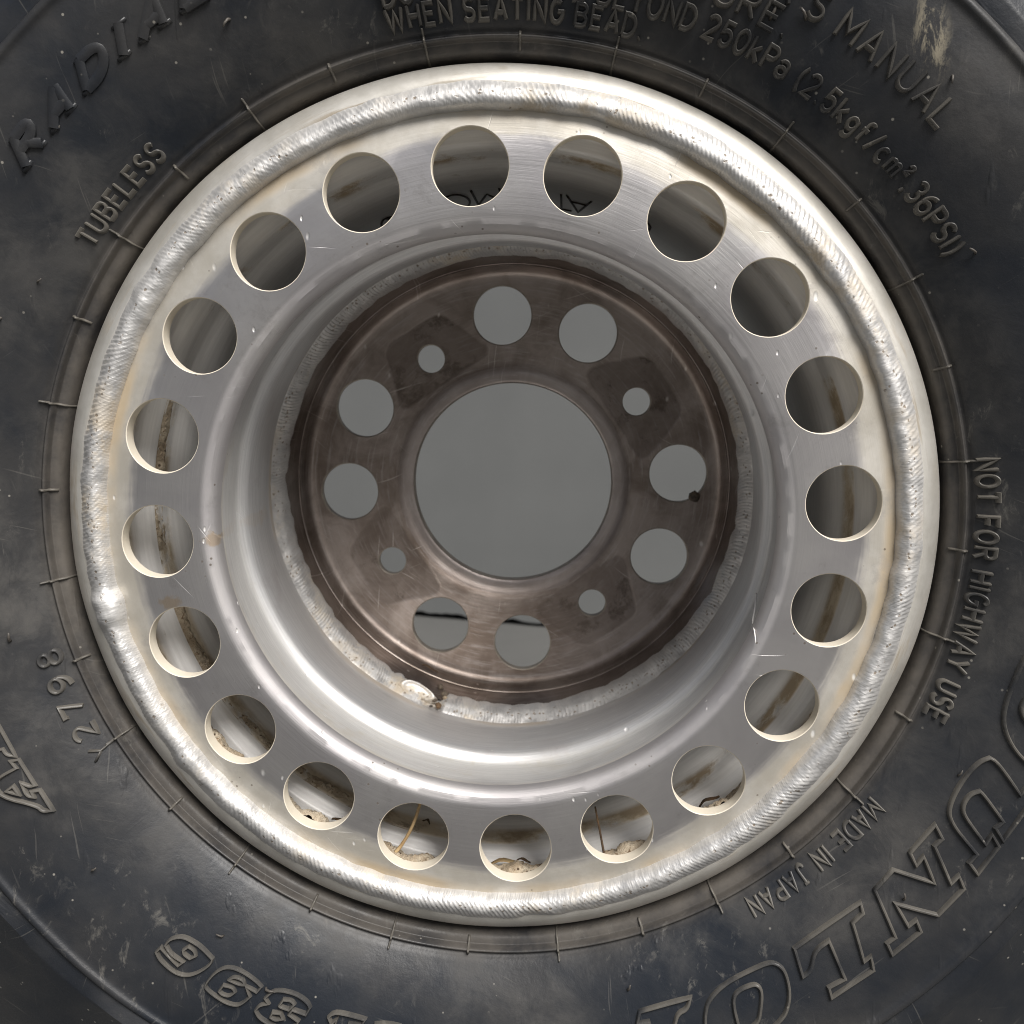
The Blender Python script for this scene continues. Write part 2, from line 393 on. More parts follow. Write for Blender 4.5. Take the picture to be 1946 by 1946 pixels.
def smoothprof(pts, n=4):
    """Catmull-Rom through the profile points"""
    out = []
    for i in range(len(pts) - 1):
        p0 = pts[max(i - 1, 0)]; p1 = pts[i]; p2 = pts[i + 1]; p3 = pts[min(i + 2, len(pts) - 1)]
        for k in range(n):
            t = k / n
            out.append(tuple(0.5 * (2 * b + (c - a) * t + (2 * a - 5 * b + 4 * c - d) * t * t + (3 * b - a - 3 * c + d) * t ** 3) for a, b, c, d in zip(p0, p1, p2, p3)))
    out.append(pts[-1])
    return out

def lathe(prof, n, wob=None, closed=False):
    """prof: (r, z) from inside/front on; returns verts, faces"""
    V, F = [], []
    k = len(prof)
    for i in range(n):
        th = 2 * PI * i / n
        for j, (r, z) in enumerate(prof):
            if wob:
                r, z = wob(r, z, th, j)
            V.append(P3(r, th, z))
    m = k if closed else k - 1
    for i in range(n):
        a, b = i * k, ((i + 1) % n) * k
        for j in range(m):
            j2 = (j + 1) % k
            F.append((a + j, a + j2, b + j2, b + j))
    return V, F

class Per:
    """smooth periodic noise of an angle"""
    def __init__(s, seed, kmax, kmin=1, fall=0.5):
        g = random.Random(seed)
        s.c = [(k, g.uniform(-1, 1) / (k / kmin) ** fall, g.uniform(0, 2 * PI)) for k in range(kmin, kmax)]
        t = math.sqrt(sum(a * a for _, a, _ in s.c) / 2)
        s.c = [(k, a / t, p) for k, a, p in s.c]
    def __call__(s, th):
        return sum(a * math.sin(k * th + p) for k, a, p in s.c)

def plate(r0, r1, holes, zf, rings, thick, chamf, nedge=240):
    """annular sheet with round holes: holes = [(x, y, radius)]; triangulated, with chamfered hole walls"""
    pts, edges, loops = [], [], []
    def rag(k, a):           # drilled edges are never quite true
        return 1 + 0.006 * noise.noise(Vector((math.cos(a) * 1.3 + k * 7.1, math.sin(a) * 1.3, r1))) + 0.007 * max(0.0, noise.noise(Vector((math.cos(a) * 6 + k * 3.7, math.sin(a) * 6, 4.0))) - 0.35)
    def loop(cx_, cy_, r, n, ph=0.0, k=None):
        i0 = len(pts)
        r00 = r
        for i in range(n):
            a = 2 * PI * i / n + ph
            r = r00 if k is None else r00 * rag(k, a)
            pts.append(Vector((cx_ + r * math.cos(a), cy_ + r * math.sin(a))))
        for i in range(n):
            edges.append((i0 + i, i0 + (i + 1) % n))
        return list(range(i0, i0 + n))
    outer = loop(0, 0, r1, nedge); inner = loop(0, 0, r0, nedge)
    for k, (hx, hy, hr) in enumerate(holes):
        loops.append(loop(hx, hy, hr + chamf, 64, 0.0, k))
    for rr in rings:
        for i in range(nedge):
            a = 2 * PI * (i + 0.5) / nedge
            x, y = rr * math.cos(a), rr * math.sin(a)
            if all(math.hypot(x - hx, y - hy) > hr + chamf + 0.008 for hx, hy, hr in holes):
                pts.append(Vector((x, y)))
    v2, _, f2, vo, _, _ = delaunay_2d_cdt(pts, edges, [], 0, 1e-7)
    back = {}
    for i, src_ in enumerate(vo):
        for s_ in src_: back[s_] = i
    keep = []
    for f in f2:
        c = sum((v2[i] for i in f), Vector((0, 0))) / len(f)
        d = c.length
        if d < r0 * 0.9995 or d > r1 * 0.9999: continue
        if any(math.hypot(c.x - hx, c.y - hy) < (hr + chamf) * 1.02 and math.hypot(c.x - hx, c.y - hy) < (hr + chamf) * rag(k, math.atan2(c.y - hy, c.x - hx)) * 0.9975 for k, (hx, hy, hr) in enumerate(holes)): continue
        keep.append(tuple(f))
    V = [(v.x * R, -zf(v.length) * R, v.y * R) for v in v2]
    n0 = len(V)
    V += [(v.x * R, -(zf(v.length) - thick) * R, v.y * R) for v in v2]
    F = [tuple(reversed(f)) for f in keep] + [tuple(i + n0 for i in f) for f in keep]
    MI = [0] * len(F)
    for k, ((hx, hy, hr), lp) in enumerate(zip(holes, loops)):
        lp = [back[i] for i in lp]
        zc = zf(math.hypot(hx, hy))
        n = len(lp)
        base = len(V)
        for lvl, (rr, dz) in enumerate(((hr, chamf), (hr, thick * 0.55))):
            for i in range(n):
                a = 2 * PI * i / n
                x, y = hx + rr * rag(k, a) * math.cos(a), hy + rr * rag(k, a) * math.sin(a)
                V.append((x * R, -(zf(math.hypot(x, y)) - dz) * R, y * R))
        for i in range(n):
            i2 = (i + 1) % n
            F.append((lp[i], lp[i2], base + i2, base + i))
            F.append((base + i, base + i2, base + n + i2, base + n + i))
            F.append((base + n + i, base + n + i2, lp[i2] + n0, lp[i] + n0))
            MI += [1, 1, 1]
    ring = {'outer': [back[i] for i in outer], 'inner': [back[i] for i in inner]}
    return V, F, MI, ring, n0

def merge_mesh(parts):
    V, F, MI = [], [], []
    for v, f, mi in parts:
        b = len(V); V += list(v); F += [tuple(i + b for i in q) for q in f]; MI += list(mi)
    return V, F, MI

def weld_close(o, dist):
    bm = bmesh.new(); bm.from_mesh(o.data)
    bmesh.ops.remove_doubles(bm, verts=bm.verts, dist=dist)
    bmesh.ops.recalc_face_normals(bm, faces=bm.faces)
    bm.to_mesh(o.data); bm.free()

def tube(path, rads, n=6):
    """round tube along a polyline of Vectors"""
    V, F = [], []
    m = len(path)
    for i, p in enumerate(path):
        d = (path[min(i + 1, m - 1)] - path[max(i - 1, 0)]).normalized()
        u = d.cross(Vector((0.3, 0.5, 0.81))).normalized(); w = d.cross(u)
        for k in range(n):
            a = 2 * PI * k / n
            V.append(p + (u * math.cos(a) + w * math.sin(a)) * rads[i])
    for i in range(m - 1):
        for k in range(n):
            k2 = (k + 1) % n
            F.append((i * n + k, i * n + k2, (i + 1) * n + k2, (i + 1) * n + k))
    F.append(tuple(range(n))[::-1]); F.append(tuple((m - 1) * n + k for k in range(n)))
    return V, F

# ------------------------------------------------------------------ stroke lettering
def arc(cx_, cy_, rx, ry, a0, a1, n=10):
    return [(cx_ + rx * math.cos(rad(a0 + (a1 - a0) * i / n)), cy_ + ry * math.sin(rad(a0 + (a1 - a0) * i / n))) for i in range(n + 1)]

G = {
 'A': (.62, [[(0, 0), (.31, 1), (.62, 0)], [(.1, .33), (.52, .33)]]),
 'B': (.56, [[(0, 0), (0, 1), (.3, 1)] + arc(.3, .76, .23, .24, 90, -90)[1:] + [(0, .52)], [(.3, .52)] + arc(.3, .26, .26, .26, 90, -90)[1:] + [(0, 0)]]),
 'D': (.6, [[(0, 0), (0, 1), (.22, 1)] + arc(.22, .5, .38, .5, 90, -90, 14)[1:] + [(0, 0)]]),
 'E': (.52, [[(.52, 1), (0, 1), (0, 0), (.52, 0)], [(0, .52), (.45, .52)]]),
 'F': (.52, [[(.52, 1), (0, 1), (0, 0)], [(0, .52), (.45, .52)]]),
 'G': (.62, [arc(.31, .5, .31, .5, 50, 360, 18) + [(.36, .5)]]),
 'H': (.58, [[(0, 0), (0, 1)], [(.58, 0), (.58, 1)], [(0, .52), (.58, .52)]]),
 'I': (.06, [[(.03, 0), (.03, 1)]]),
 'J': (.48, [[(.2, 1), (.48, 1)], [(.36, 1), (.36, .25)] + arc(.18, .22, .18, .22, 0, -180)]),
 'K': (.56, [[(0, 0), (0, 1)], [(.54, 1), (0, .42)], [(.18, .6), (.56, 0)]]),
 'L': (.5, [[(0, 1), (0, 0), (.5, 0)]]),
 'M': (.7, [[(0, 0), (0, 1), (.35, .3), (.7, 1), (.7, 0)]]),
 'N': (.58, [[(0, 0), (0, 1), (.58, 0), (.58, 1)]]),
 'O': (.64, [arc(.32, .5, .32, .5, 90, 450, 22)]),
 'P': (.54, [[(0, 0), (0, 1), (.3, 1)] + arc(.3, .74, .24, .26, 90, -90)[1:] + [(0, .48)]]),
 'R': (.56, [[(0, 0), (0, 1), (.3, 1)] + arc(.3, .75, .24, .25, 90, -90)[1:] + [(0, .5)], [(.28, .5), (.56, 0)]]),
 'S': (.54, [arc(.28, .75, .25, .25, 30, 270, 12) + arc(.27, .25, .27, .25, 90, -150, 12)[1:]]),
 'T': (.56, [[(0, 1), (.56, 1)], [(.28, 1), (.28, 0)]]),
 'U': (.58, [[(0, 1), (0, .3)] + arc(.29, .29, .29, .29, 180, 360, 12) + [(.58, 1)]]),
 'V': (.6, [[(0, 1), (.3, 0), (.6, 1)]]),
 'W': (.86, [[(0, 1), (.2, 0), (.43, .85), (.66, 0), (.86, 1)]]),
 'X': (.58, [[(0, 0), (.58, 1)], [(0, 1), (.58, 0)]]),
 'Y': (.6, [[(0, 1), (.3, .48), (.6, 1)], [(.3, .48), (.3, 0)]]),
 'k': (.5, [[(0, 0), (0, 1)], [(.45, .68), (0, .26)], [(.15, .4), (.5, 0)]]),
 'a': (.5, [arc(.25, .5, .22, .2, 160, 0, 8) + [(.47, 0)], arc(.23, .22, .23, .21, 10, 370, 14)]),
 'g': (.5, [arc(.24, .36, .23, .27, 0, 360, 16), [(.47, .62), (.47, -.05)] + arc(.25, -.05, .22, .2, 0, -150, 8)]),
 'f': (.4, [arc(.3, .78, .16, .2, 40, 180, 8) + [(.14, 0)], [(0, .56), (.34, .56)]]),
 'c': (.46, [arc(.25, .32, .24, .32, 50, 310, 14)]),
 'm': (.62, [[(0, 0), (0, .62)], [(0, .5)] + arc(.16, .46, .15, .16, 150, 0, 6) + [(.31, 0)], [(.31, .46)] + arc(.47, .46, .15, .16, 150, 0, 6) + [(.62, 0)]]),
 '2': (.54, [arc(.27, .73, .26, .27, 160, -30, 12) + [(0, 0), (.54, 0)]]),
 '3': (.52, [arc(.25, .75, .24, .25, 150, -90, 12), arc(.25, .26, .26, .26, 90, -150, 12)]),
 '5': (.52, [[(.48, 1), (.08, 1), (.03, .55)] + arc(.25, .32, .26, .32, 130, -150, 14)]),
 '6': (.54, [[(.44, .98)] + arc(.42, .45, .42, .52, 110, 180, 8), arc(.27, .3, .27, .3, 0, 360, 18)]),
 '7': (.5, [[(0, .82), (0, 1), (.5, 1), (.16, 0)]]),
 '8': (.54, [arc(.27, .76, .22, .24, 0, 360, 18), arc(.27, .26, .27, .26, 0, 360, 18)]),
 '9': (.54, [arc(.27, .7, .27, .3, 0, 360, 18), arc(.12, .55, .42, .52, 0, -70, 8) + [(.1, .02)]]),
 '0': (.56, [arc(.28, .5, .28, .5, 90, 450, 22)]),
 '1': (.3, [[(0, .8), (.18, 1), (.18, 0)]]),
 '(': (.22, [arc(.5, .45, .46, .75, 130, 230, 10)]),
 ')': (.22, [arc(-.28, .45, .46, .75, 50, -50, 10)]),
 '.': (.1, [[(.03, 0), (.07, .05)]]),
 ',': (.1, [[(.07, .08), (.02, -.12)]]),
 '/': (.42, [[(0, -.05), (.42, 1)]]),
 "'": (.1, [[(.07, 1), (.03, .75)]]),
 '^': (.24, [[(0, .88)] + arc(.12, .92, .1, .1, 160, -30, 6) + [(0, .62), (.24, .62)]]),
}

def ridge(polys, w, h, surf, closed=False, flat=0.55):
    """raised half-round ridges: polys are lists of (r, theta) on the surface z = surf(r)"""
    V, F = [], []
    sec = ((-1.0, -0.35), (-flat - 0.12, 0.78), (-flat * .55, 1.0), (flat * .55, 1.0), (flat + 0.12, 0.78), (1.0, -0.35))
    for pl in polys:
        pts = []
        for (r, th) in pl:
            pts.append(Vector((r * math.cos(th), r * math.sin(th))))
        # resample so that long strokes follow the bulge
        q = []
        for i in range(len(pts) - 1 + (1 if closed else 0)):
            a, b = pts[i], pts[(i + 1) % len(pts)]
            n = max(1, int((b - a).length / 0.012))
            for k in range(n): q.append(a.lerp(b, k / n))
        if not closed: q.append(pts[-1])
        m = len(q)
        if m < 2: continue
        base = len(V)
        for i, p in enumerate(q):
            if closed:
                d0 = (p - q[i - 1]); d1 = (q[(i + 1) % m] - p)
            else:
                d0 = p - q[max(i - 1, 0)]; d1 = q[min(i + 1, m - 1)] - p
                if d0.length < 1e-9: d0 = d1
                if d1.length < 1e-9: d1 = d0
            d0 = d0.normalized(); d1 = d1.normalized()
            t = d0 + d1
            t = t.normalized() if t.length > 1e-3 else d0
            nn = Vector((-t.y, t.x))
            sc = min(1.6, 1.0 / max(0.35, abs(nn.dot(Vector((-d0.y, d0.x))))))
            for (u, hh) in sec:
                x = p + nn * (u * w * sc)
                V.append((x.x * R, -(surf(x.length) + hh * h) * R, x.y * R))
        ns = len(sec)
        for i in range(m if closed else m - 1):
            a, b = base + i * ns, base + ((i + 1) % m) * ns
            for k in range(ns - 1):
                F.append((a + k, b + k, b + k + 1, a + k + 1))
        if not closed:
            F.append(tuple(base + k for k in range(ns)))
            F.append(tuple(base + (m - 1) * ns + k for k in range(ns))[::-1])
    return V, F

def textlines(s, r0, a0, a1, cap, gap=0.28, space=0.55, slant=0.0):
    """strokes of a line of text running clockwise from angle a0 to a1 (degrees), letter tops outwards"""
    w = 0.0
    at = []
    for ch in s:
        if ch == ' ':
            w += space; at.append(None); continue
        at.append(w); w += G[ch][0] + gap
    w -= gap
    k = rad(a0 - a1) / w
    polys = []
    for ch, x in zip(s, at):
        if x is None: continue
        for st in G[ch][1]:
            polys.append([(r0 + cap * py, rad(a0) - (x + px + slant * py) * k) for px, py in st])
    return polys
# ------------------------------------------------------------------ the place: ground and panel behind
GROUND, WALL = m_ground(), m_wall()
v = [(-120, -120, 0), (120, -120, 0), (120, 120, 0), (-120, 120, 0)]
tag(make('ground', v, [(0, 1, 2, 3)], GROUND, smooth=False), kind='structure')

def wall_panel():
    """grey panel on the far side, its chipped lower edge standing clear of the ground"""
    n, w, t, top = 420, 1.5, 0.10, 0.60
    g1, g2 = Per(3, 30, 1, 0.4), Per(5, 190, 30, 0.2)
    V, F = [], []
    for i in range(n + 1):
        u = i / n
        b = 0.0060 + 0.0008 * g1(u * 2 * PI) + 0.0011 * g2(u * 2 * PI)
        x = -w + 2 * w * u
        V += [(x, 0, b), (x, 0, top), (x, t, b), (x, t, top)]
    for i in range(n):
        a, c = i * 4, i * 4 + 4
        F += [(a, c, c + 1, a + 1), (a + 2, a + 3, c + 3, c + 2), (a, a + 2, c + 2, c), (a + 1, c + 1, c + 3, a + 3)]
    F += [(0, 1, 3, 2), (n * 4, n * 4 + 2, n * 4 + 3, n * 4 + 1)]
    o = make('wall', V, F, WALL, smooth=False)
    o.location = (-0.10, 1.005, 0)
    o.rotation_euler.z = -rad(16)
    tag(o, 'plain grey panel behind the wheel with a chipped lower edge', 'wall')
wall_panel()

# ------------------------------------------------------------------ the wheel
ROOT = bpy.data.objects.new('atv_wheel', None)
COL.objects.link(ROOT)
ROOT.location = (0, DEEP * R, 0)
tag(ROOT, 'worn black quad bike tyre on a welded aluminium rim with round holes', 'wheel')
AX = (0, -DEEP * R, H)         # the parts' origin: on the axle, in the flange plane

BOLT_R, BOLT_A = 0.446, [2.1541 - i * PI / 2 for i in range(4)]
HUB_Z = -0.794
BOLTS = [(BOLT_R * math.cos(a) * R, BOLT_R * math.sin(a) * R, a) for a in BOLT_A]
WORN = m_rubber('dusty_raised_rubber', 0.62)
DISC, EDGE, WELD, FLANGE, BARREL, HUB, RUBBER = m_disc(), m_edge(), None, m_flange(), m_barrel(), m_hub(BOLTS), m_rubber()

# outer disc with its ring of holes, running on into the dished wall
DZ_R = [.60, .655, .668, .685, .70, .76, .82, .84, .855, .868, .88, .895, .92]
DZ_Z = [.024, .024, .0285, .031, .0315, .0315, .0315, .0305, .0290, .0265, .0235, .020, .018]
dz = lambda r: float(np.interp(r, DZ_R, DZ_Z))
HOLE_R, HOLE_S, HOLE_A = 0.7764, 0.0835, 1.6342
holes = [(HOLE_R * math.cos(HOLE_A - i * PI / 10), HOLE_R * math.sin(HOLE_A - i * PI / 10), HOLE_S) for i in range(20)]
pv, pf, pmi, ring, n0 = plate(.655, .90, holes, dz, [.668, .68, .865, .872, .88, .888], 0.042, 0.0018)
bowl = [(.655, .024), (.648, .0185), (.642, .010), (.638, -.003), (.6375, -.012), (.6400, -.0155), (.6425, -.018), (.644, -.03), (.653, -.09), (.664, -.155), (.6745, -.218), (.676, -.226), (.6755, -.231), (.672, -.2365), (.666, -.2425), (.659, -.2490), (.6535, -.256), (.6495, -.266), (.6478, -.280), (.6475, -.305), (.650, -.345), (.656, -.39), (.664, -.445), (.673, -.50), (.682, -.545), (.689, -.58), (.695, -.61), (.699, -.66), (.699, -.72)]
wb = Per(21, 14, 1, .4)
bv, bf = lathe(bowl, 240, wob=lambda r, z, th, j: (r + 0.0012 * wb(th) * min(1, max(0, -z * 6)), z))
bv2, bf2 = lathe([(r + .022, z - .012) for r, z in bowl], 240)
V, F, MI = merge_mesh([(pv, pf, pmi), (bv, bf, [0] * len(bf)), (bv2, [tuple(reversed(f)) for f in bf2], [0] * len(bf2))])
disc = make('outer_disc', V, F, [DISC, EDGE], ROOT, AX, True, None, MI)
weld_close(disc, 1e-6)
disc.data.set_sharp_from_angle(angle=rad(35))

# hub plate: bore, four stud holes, eight round windows
hz = lambda r: HUB_Z + float(np.interp(r, [.300, .306, .312, .338, .346, .354, .60], [.002, .005, .007, .007, .003, 0, 0]))
hub_holes = [(BOLT_R * math.cos(a), BOLT_R * math.sin(a), .0415) for a in BOLT_A]
for i in range(4):
    for s in (1, -1):
        a = BOLT_A[i] - PI / 4 + s * 0.2631
        hub_holes.append((.5018 * math.cos(a), .5018 * math.sin(a), .0865))
hv, hf, hmi, hring, _ = plate(.302, .60, hub_holes, hz, [.306, .312, .325, .338, .346, .354, .37], 0.040, 0.003)
fil = [(.60, HUB_Z), (.612, -.792), (.622, -.787), (.630, -.778), (.636, -.765), (.640, -.752), (.643, -.748), (.6455, -.750), (.648, -.748), (.654, -.722), (.660, -.695), (.667, -.668), (.675, -.65)]
fv, ff = lathe(fil, 240)
fv2, ff2 = lathe([(r + .02, z - .035) for r, z in fil], 240)
bore, bof = lathe([(.302, HUB_Z + .005), (.3005, HUB_Z), (.3005, HUB_Z - .03), (.302, HUB_Z - .036)], 240)
V, F, MI = merge_mesh([(hv, hf, hmi), (fv, ff, [0] * len(ff)), (fv2, ff2, [0] * len(ff2)), (bore, bof, [1] * len(bof))])
HUBEDGE = m_plain('hub_hole_edge', (0.20, 0.17, 0.14), (0.34, 0.30, 0.25), 120, 0.5, 0.0002, 0.4)
hub = make('hub_plate', V, F, [HUB, HUBEDGE], ROOT, AX, True, None, MI)
weld_close(hub, 1e-6)
hub.data.set_sharp_from_angle(angle=rad(35))

# rim: rolled flange, bead seat, drop centre, back flange (one closed section)
flw = Per(31, 20, 2, .4)
prof_f = smoothprof([(.90, .006), (.925, .022), (.945, .030), (.962, .026), (.978, .015), (.990, .002), (.998, -.012), (1.0, -.024), (.996, -.036), (.985, -.042)], 3)
barrel = [(.985, -.042), (.975, -.055), (.935, -.055), (.925, -.12), (.87, -.19), (.835, -.30), (.835, -1.0), (.895, -1.22), (.925, -1.28), (.93, -1.45), (.985, -1.47), (1.0, -1.50), (.985, -1.53), (.93, -1.51), (.895, -1.47), (.892, -1.26), (.865, -1.20), (.815, -1.05), (.80, -1.0), (.80, -.30), (.803, -.255), (.812, -.226), (.822, -.208), (.832, -.198), (.8365, -.185), (.838, -.150), (.840, -.136), (.846, -.122), (.858, -.112), (.874, -.106), (.881, -.100), (.885, -.088), (.886, -.04), (.888, .0)]
v1, f1 = lathe(prof_f, 360, wob=lambda r, z, th, j: (r + .0006 * flw(th), z + .0008 * flw(th + 2)))
flange = make('rim_flange', v1, f1, FLANGE, ROOT, AX)
v2, f2 = lathe(barrel, 300)
rim = make('rim_barrel', v2, f2, BARREL, ROOT, AX, True, 50)

# ---- weld beads: overlapping crescents laid round the circle
def bead(mat, name, n, sect, ripples, amp, seed, slant, cresc, edge_amp, gap=None, blob=None, flip=False):
    """sect: (r, z) from inner toe to outer toe"""
    pi_, po_, ph_ = Per(seed, 90, 3, .35), Per(seed + 1, 90, 3, .35), Per(seed + 2, 60, 2, .4)
    pr = Per(seed + 3, 25, 1, .5)
    am = Per(seed + 4, 40, 2, .3)
    S = smoothprof(sect, 3)
    m = len(S)
    # outward direction of the section (normal)
    nor = []
    for j in range(m):
        a, b = S[max(j - 1, 0)], S[min(j + 1, m - 1)]
        tx_, tz_ = b[0] - a[0], b[1] - a[1]
        l = math.hypot(tx_, tz_)
        nor.append((-tz_ / l, tx_ / l))
    V, F = [], []
    c0 = (sum(s[0] for s in S) / m, sum(s[1] for s in S) / m)
    for i in range(n):
        th = 2 * PI * i / n
        wi, wo, hh = edge_amp * pi_(th), edge_amp * po_(th), 1 + .10 * ph_(th)
        k = 1.0
        if gap:
            d = (th - gap[0] + PI) % (2 * PI) - PI
            k = min(1.0, max(0.0, (abs(d) - gap[1]) / gap[2]))
            k = k * k * (3 - 2 * k)
        bb = 0.0
        if blob:
            d = (th - blob[0] + PI) % (2 * PI) - PI
            bb = math.exp(-(d / blob[1]) ** 4)
        for j, (r, z) in enumerate(S):
            t = j / (m - 1)
            env = math.sin(PI * t) ** .6 if 0 < t < 1 else 0.0
            ph = ripples * (th + .016 * pr(th)) / (2 * PI) + slant * (t - .5) + cresc * (2 * t - 1) ** 2
            saw = ph % 1.0
            saw = (1 - saw) if saw > .22 else saw / .22 * .78
            d = env * (amp * (1 + .5 * am(th)) * (1 - .9 * bb) * (saw - .4))
            d += env * .0024 * noise.noise(Vector((math.cos(th) * 30, math.sin(th) * 30, t * 4 + seed)))
            d += env * .0008 * noise.noise(Vector((math.cos(th) * 120, math.sin(th) * 120, t * 9 + seed)))
            d += env * .0006 * noise.noise(Vector((math.cos(th) * 310, math.sin(th) * 310, t * 19 + seed)))
            d += env * bb * blob[2] if blob else 0
            base_r, base_z = c0[0] + (r - c0[0]), c0[1] + (z - c0[1])
            rr = base_r + nor[j][0] * (d + env * .008 * (hh - 1)) + (wi * (1 - t) + wo * t)
            zz = base_z + nor[j][1] * (d + env * .008 * (hh - 1))
            if gap:
                sink = (1 - k)
                rr -= nor[j][0] * sink * env * gap[3]
                zz -= nor[j][1] * sink * env * gap[3]
            V.append(P3(rr, th, zz))
    for i in range(n):
        a, b = i * m, ((i + 1) % n) * m
        for j in range(m - 1):
            F.append((a + j, b + j, b + j + 1, a + j + 1) if flip else (a + j, a + j + 1, b + j + 1, b + j))
    return make(name, V, F, mat, ROOT, AX)
bead(m_weld(.921), 'weld_bead', 4800, [(.890, .000), (.8915, .018), (.896, .038), (.9035, .049), (.914, .0535), (.926, .050), (.938, .042), (.948, .032), (.956, .024)], 500, .0017, 41, -6.5, 1.4, .0014, blob=(rad(193.0), .040, .013))
ib = bead(m_weld(.680, -.02, .95, .75), 'weld_bead', 3600, [(.664, -.695), (.662, -.680), (.663, -.662), (.668, -.642), (.675, -.626), (.683, -.613), (.690, -.602), (.696, -.594)], 420, .0013, 71, -3.0, 1.6, .0016, gap=(rad(250.5), .012, .045, .020))
# the smooth oval crater where that bead was finished off
cv, cf = [], []
c_r, c_z, c_a = .6765, -.640, rad(245.7)
nr_, nz_ = -.60, .80                       # towards the open side of the corner
for j in range(13):
    t = j / 12
    for i in range(48):
        a = 2 * PI * i / 48
        taper = 1 - .22 * math.cos(a)
        u, w = .066 * t * math.cos(a), .027 * t * taper * math.sin(a)
        hgt = .0105 + .0075 * math.exp(-((t - .80) / .13) ** 2) - .020 * max(0, t - .82) / .18 + .002 * (1 - t)
        rr, zz = c_r + .80 * w + nr_ * hgt, c_z + .60 * w + nz_ * hgt
        cv.append(P3(rr, c_a + u / c_r, zz))
for j in range(12):
    for i in range(48):
        i2 = (i + 1) % 48
        cf.append((j * 48 + i, (j + 1) * 48 + i, (j + 1) * 48 + i2, j * 48 + i2))
wc = make('weld_crater', cv, cf, ib.data.materials[0], ROOT, AX)
weld_close(wc, 1e-7)
ib['label'] = 'inner weld bead where the hub plate meets the dish'

# ------------------------------------------------------------------ tyre
TP = [(.935, -.12), (.965, -.085), (.985, -.085), (.998, -.072), (1.006, -.056), (1.013, -.022), (1.021, -.007), (1.032, -.001), (1.0365, .001), (1.0382, .007), (1.0400, .0165), (1.0425, .0215), (1.0460, .0215), (1.0490, .0165), (1.0520, .0155), (1.057, .0195), (1.063, .0265), (1.075, .036), (1.11, .0605), (1.16, .088), (1.24, .121), (1.32, .141), (1.375, .147), (1.392, .150), (1.402, .1575), (1.412, .1565), (1.421, .146), (1.430, .128), (1.445, .112), (1.47, .098), (1.53, .075), (1.62, .035), (1.74, -.02), (1.87, -.095), (1.98, -.20), (2.06, -.35), (2.11, -.53), (2.135, -.77)]
front = smoothprof(TP, 3)
full = front + [(r, -2 * DEEP - z) for r, z in reversed(front[:-1])]
SR, SZ = [p[0] for p in front], [p[1] for p in front]
surf = lambda r: float(np.interp(r, SR, SZ))
tw = Per(51, 22, 2, .5)
tv, tf = lathe(full, 480, wob=lambda r, z, th, j: (r, z + .0016 * tw(th + r) * min(1, max(0, (r - 1.03) * 10))))
tyre = make('tyre', tv, tf, RUBBER, ROOT, AX)

def lettering(polys, w, h, closed=False, flat=.55, name='lettering'):
    V, F = ridge(polys, w, h, surf, closed, flat)
    o = make(name, V, F, WORN, tyre, (0, 0, 0), True, 38)
    return o
W_, H_ = .0050, .0092
lettering(textlines('TUBELESS', 1.0715, 145.3, 131.7, .033, .30), W_, H_)
lettering(textlines('WHEN SEATING BEAD.', 1.071, 101.7, 73.3, .0345, .30, .42), W_, H_)
lettering(textlines('DO NOT INFLATE BEYOND 250kPa (2.5kgf/cm^,36PSI)', 1.111, 101.6, 31.2, .038, .27, .40), W_, H_)
lettering(textlines('PRESSURE.', 1.169, 79.5, 59.6, .042, .30), W_, H_)
lettering(textlines("OWNER'S MANUAL", 1.220, 72.0, 42.3, .049, .30, .45), W_, H_)
lettering(textlines('NOT FOR HIGHWAY USE', 1.0635, 7.9, -23.7, .0355, .30, .52), W_, H_)
lettering(textlines('MADE IN JAPAN', 1.066, -36.2, -56.4, .034, .30, .52), .0042, .0055)
lettering(textlines('2798', 1.067, -151.6, -163.4, .039, .55), W_, H_)

# bold slanted serif word: flat raised strokes with bracketed feet
SER = {
 'R': (.78, [[(.14, 0), (.14, 1)], [(.14, .96), (.42, .96)] + arc(.42, .74, .2, .22, 90, -90, 8) + [(.14, .52)], [(.38, .5), (.72, .04)]], [[(0, 0), (.3, 0)], [(0, 1), (.2, 1)], [(.62, 0), (.82, 0)]]),
 'A': (.82, [[(.46, 1), (.66, 0)], [(.44, .98), (.12, .02)], [(.24, .34), (.58, .34)]], [[(0, 0), (.26, 0)], [(.5, 0), (.82, 0)]]),
 'D': (.8, [[(.14, 0), (.14, 1)], [(.14, .97), (.36, .97)] + arc(.36, .5, .36, .47, 90, -90, 12) + [(.14, .03)]], [[(0, 0), (.2, 0)], [(0, 1), (.2, 1)]]),
 'I': (.34, [[(.17, 0), (.17, 1)]], [[(0, 0), (.34, 0)], [(0, 1), (.34, 1)]]),
 'L': (.7, [[(.14, 0), (.14, 1)], [(.14, .03), (.62, .03), (.66, .3)]], [[(0, 0), (.3, 0)], [(0, 1), (.32, 1)]]),
}
def serif_word(s, r0, a0, a1, cap, gap, slant):
    w = sum(SER[c][0] + gap for c in s) - gap
    k = rad(a0 - a1) / w
    thick, thin, x = [], [], 0
    for ch in s:
        wd_, th_, tn = SER[ch]
        for dst, L in ((thick, th_), (thin, tn)):
            for st in L:
                dst.append([(r0 + cap * py, rad(a0) - (x + px + slant * py) * k) for px, py in st])
        x += wd_ + gap
    return thick, thin
tk, tn = serif_word('RADIAL', 1.240, 142.6, 117.6, .049, .22, .32)
rl = lettering(tk, .0100, .0110, flat=.84)
rl.data.materials[0] = RUBBER
v_, f_ = ridge(tn, .0048, .0076, surf)
o_ = make('tmp', v_, f_, RUBBER)
bm = bmesh.new(); bm.from_mesh(rl.data); bm.from_mesh(o_.data); bm.to_mesh(rl.data); bm.free()
bpy.data.objects.remove(o_)

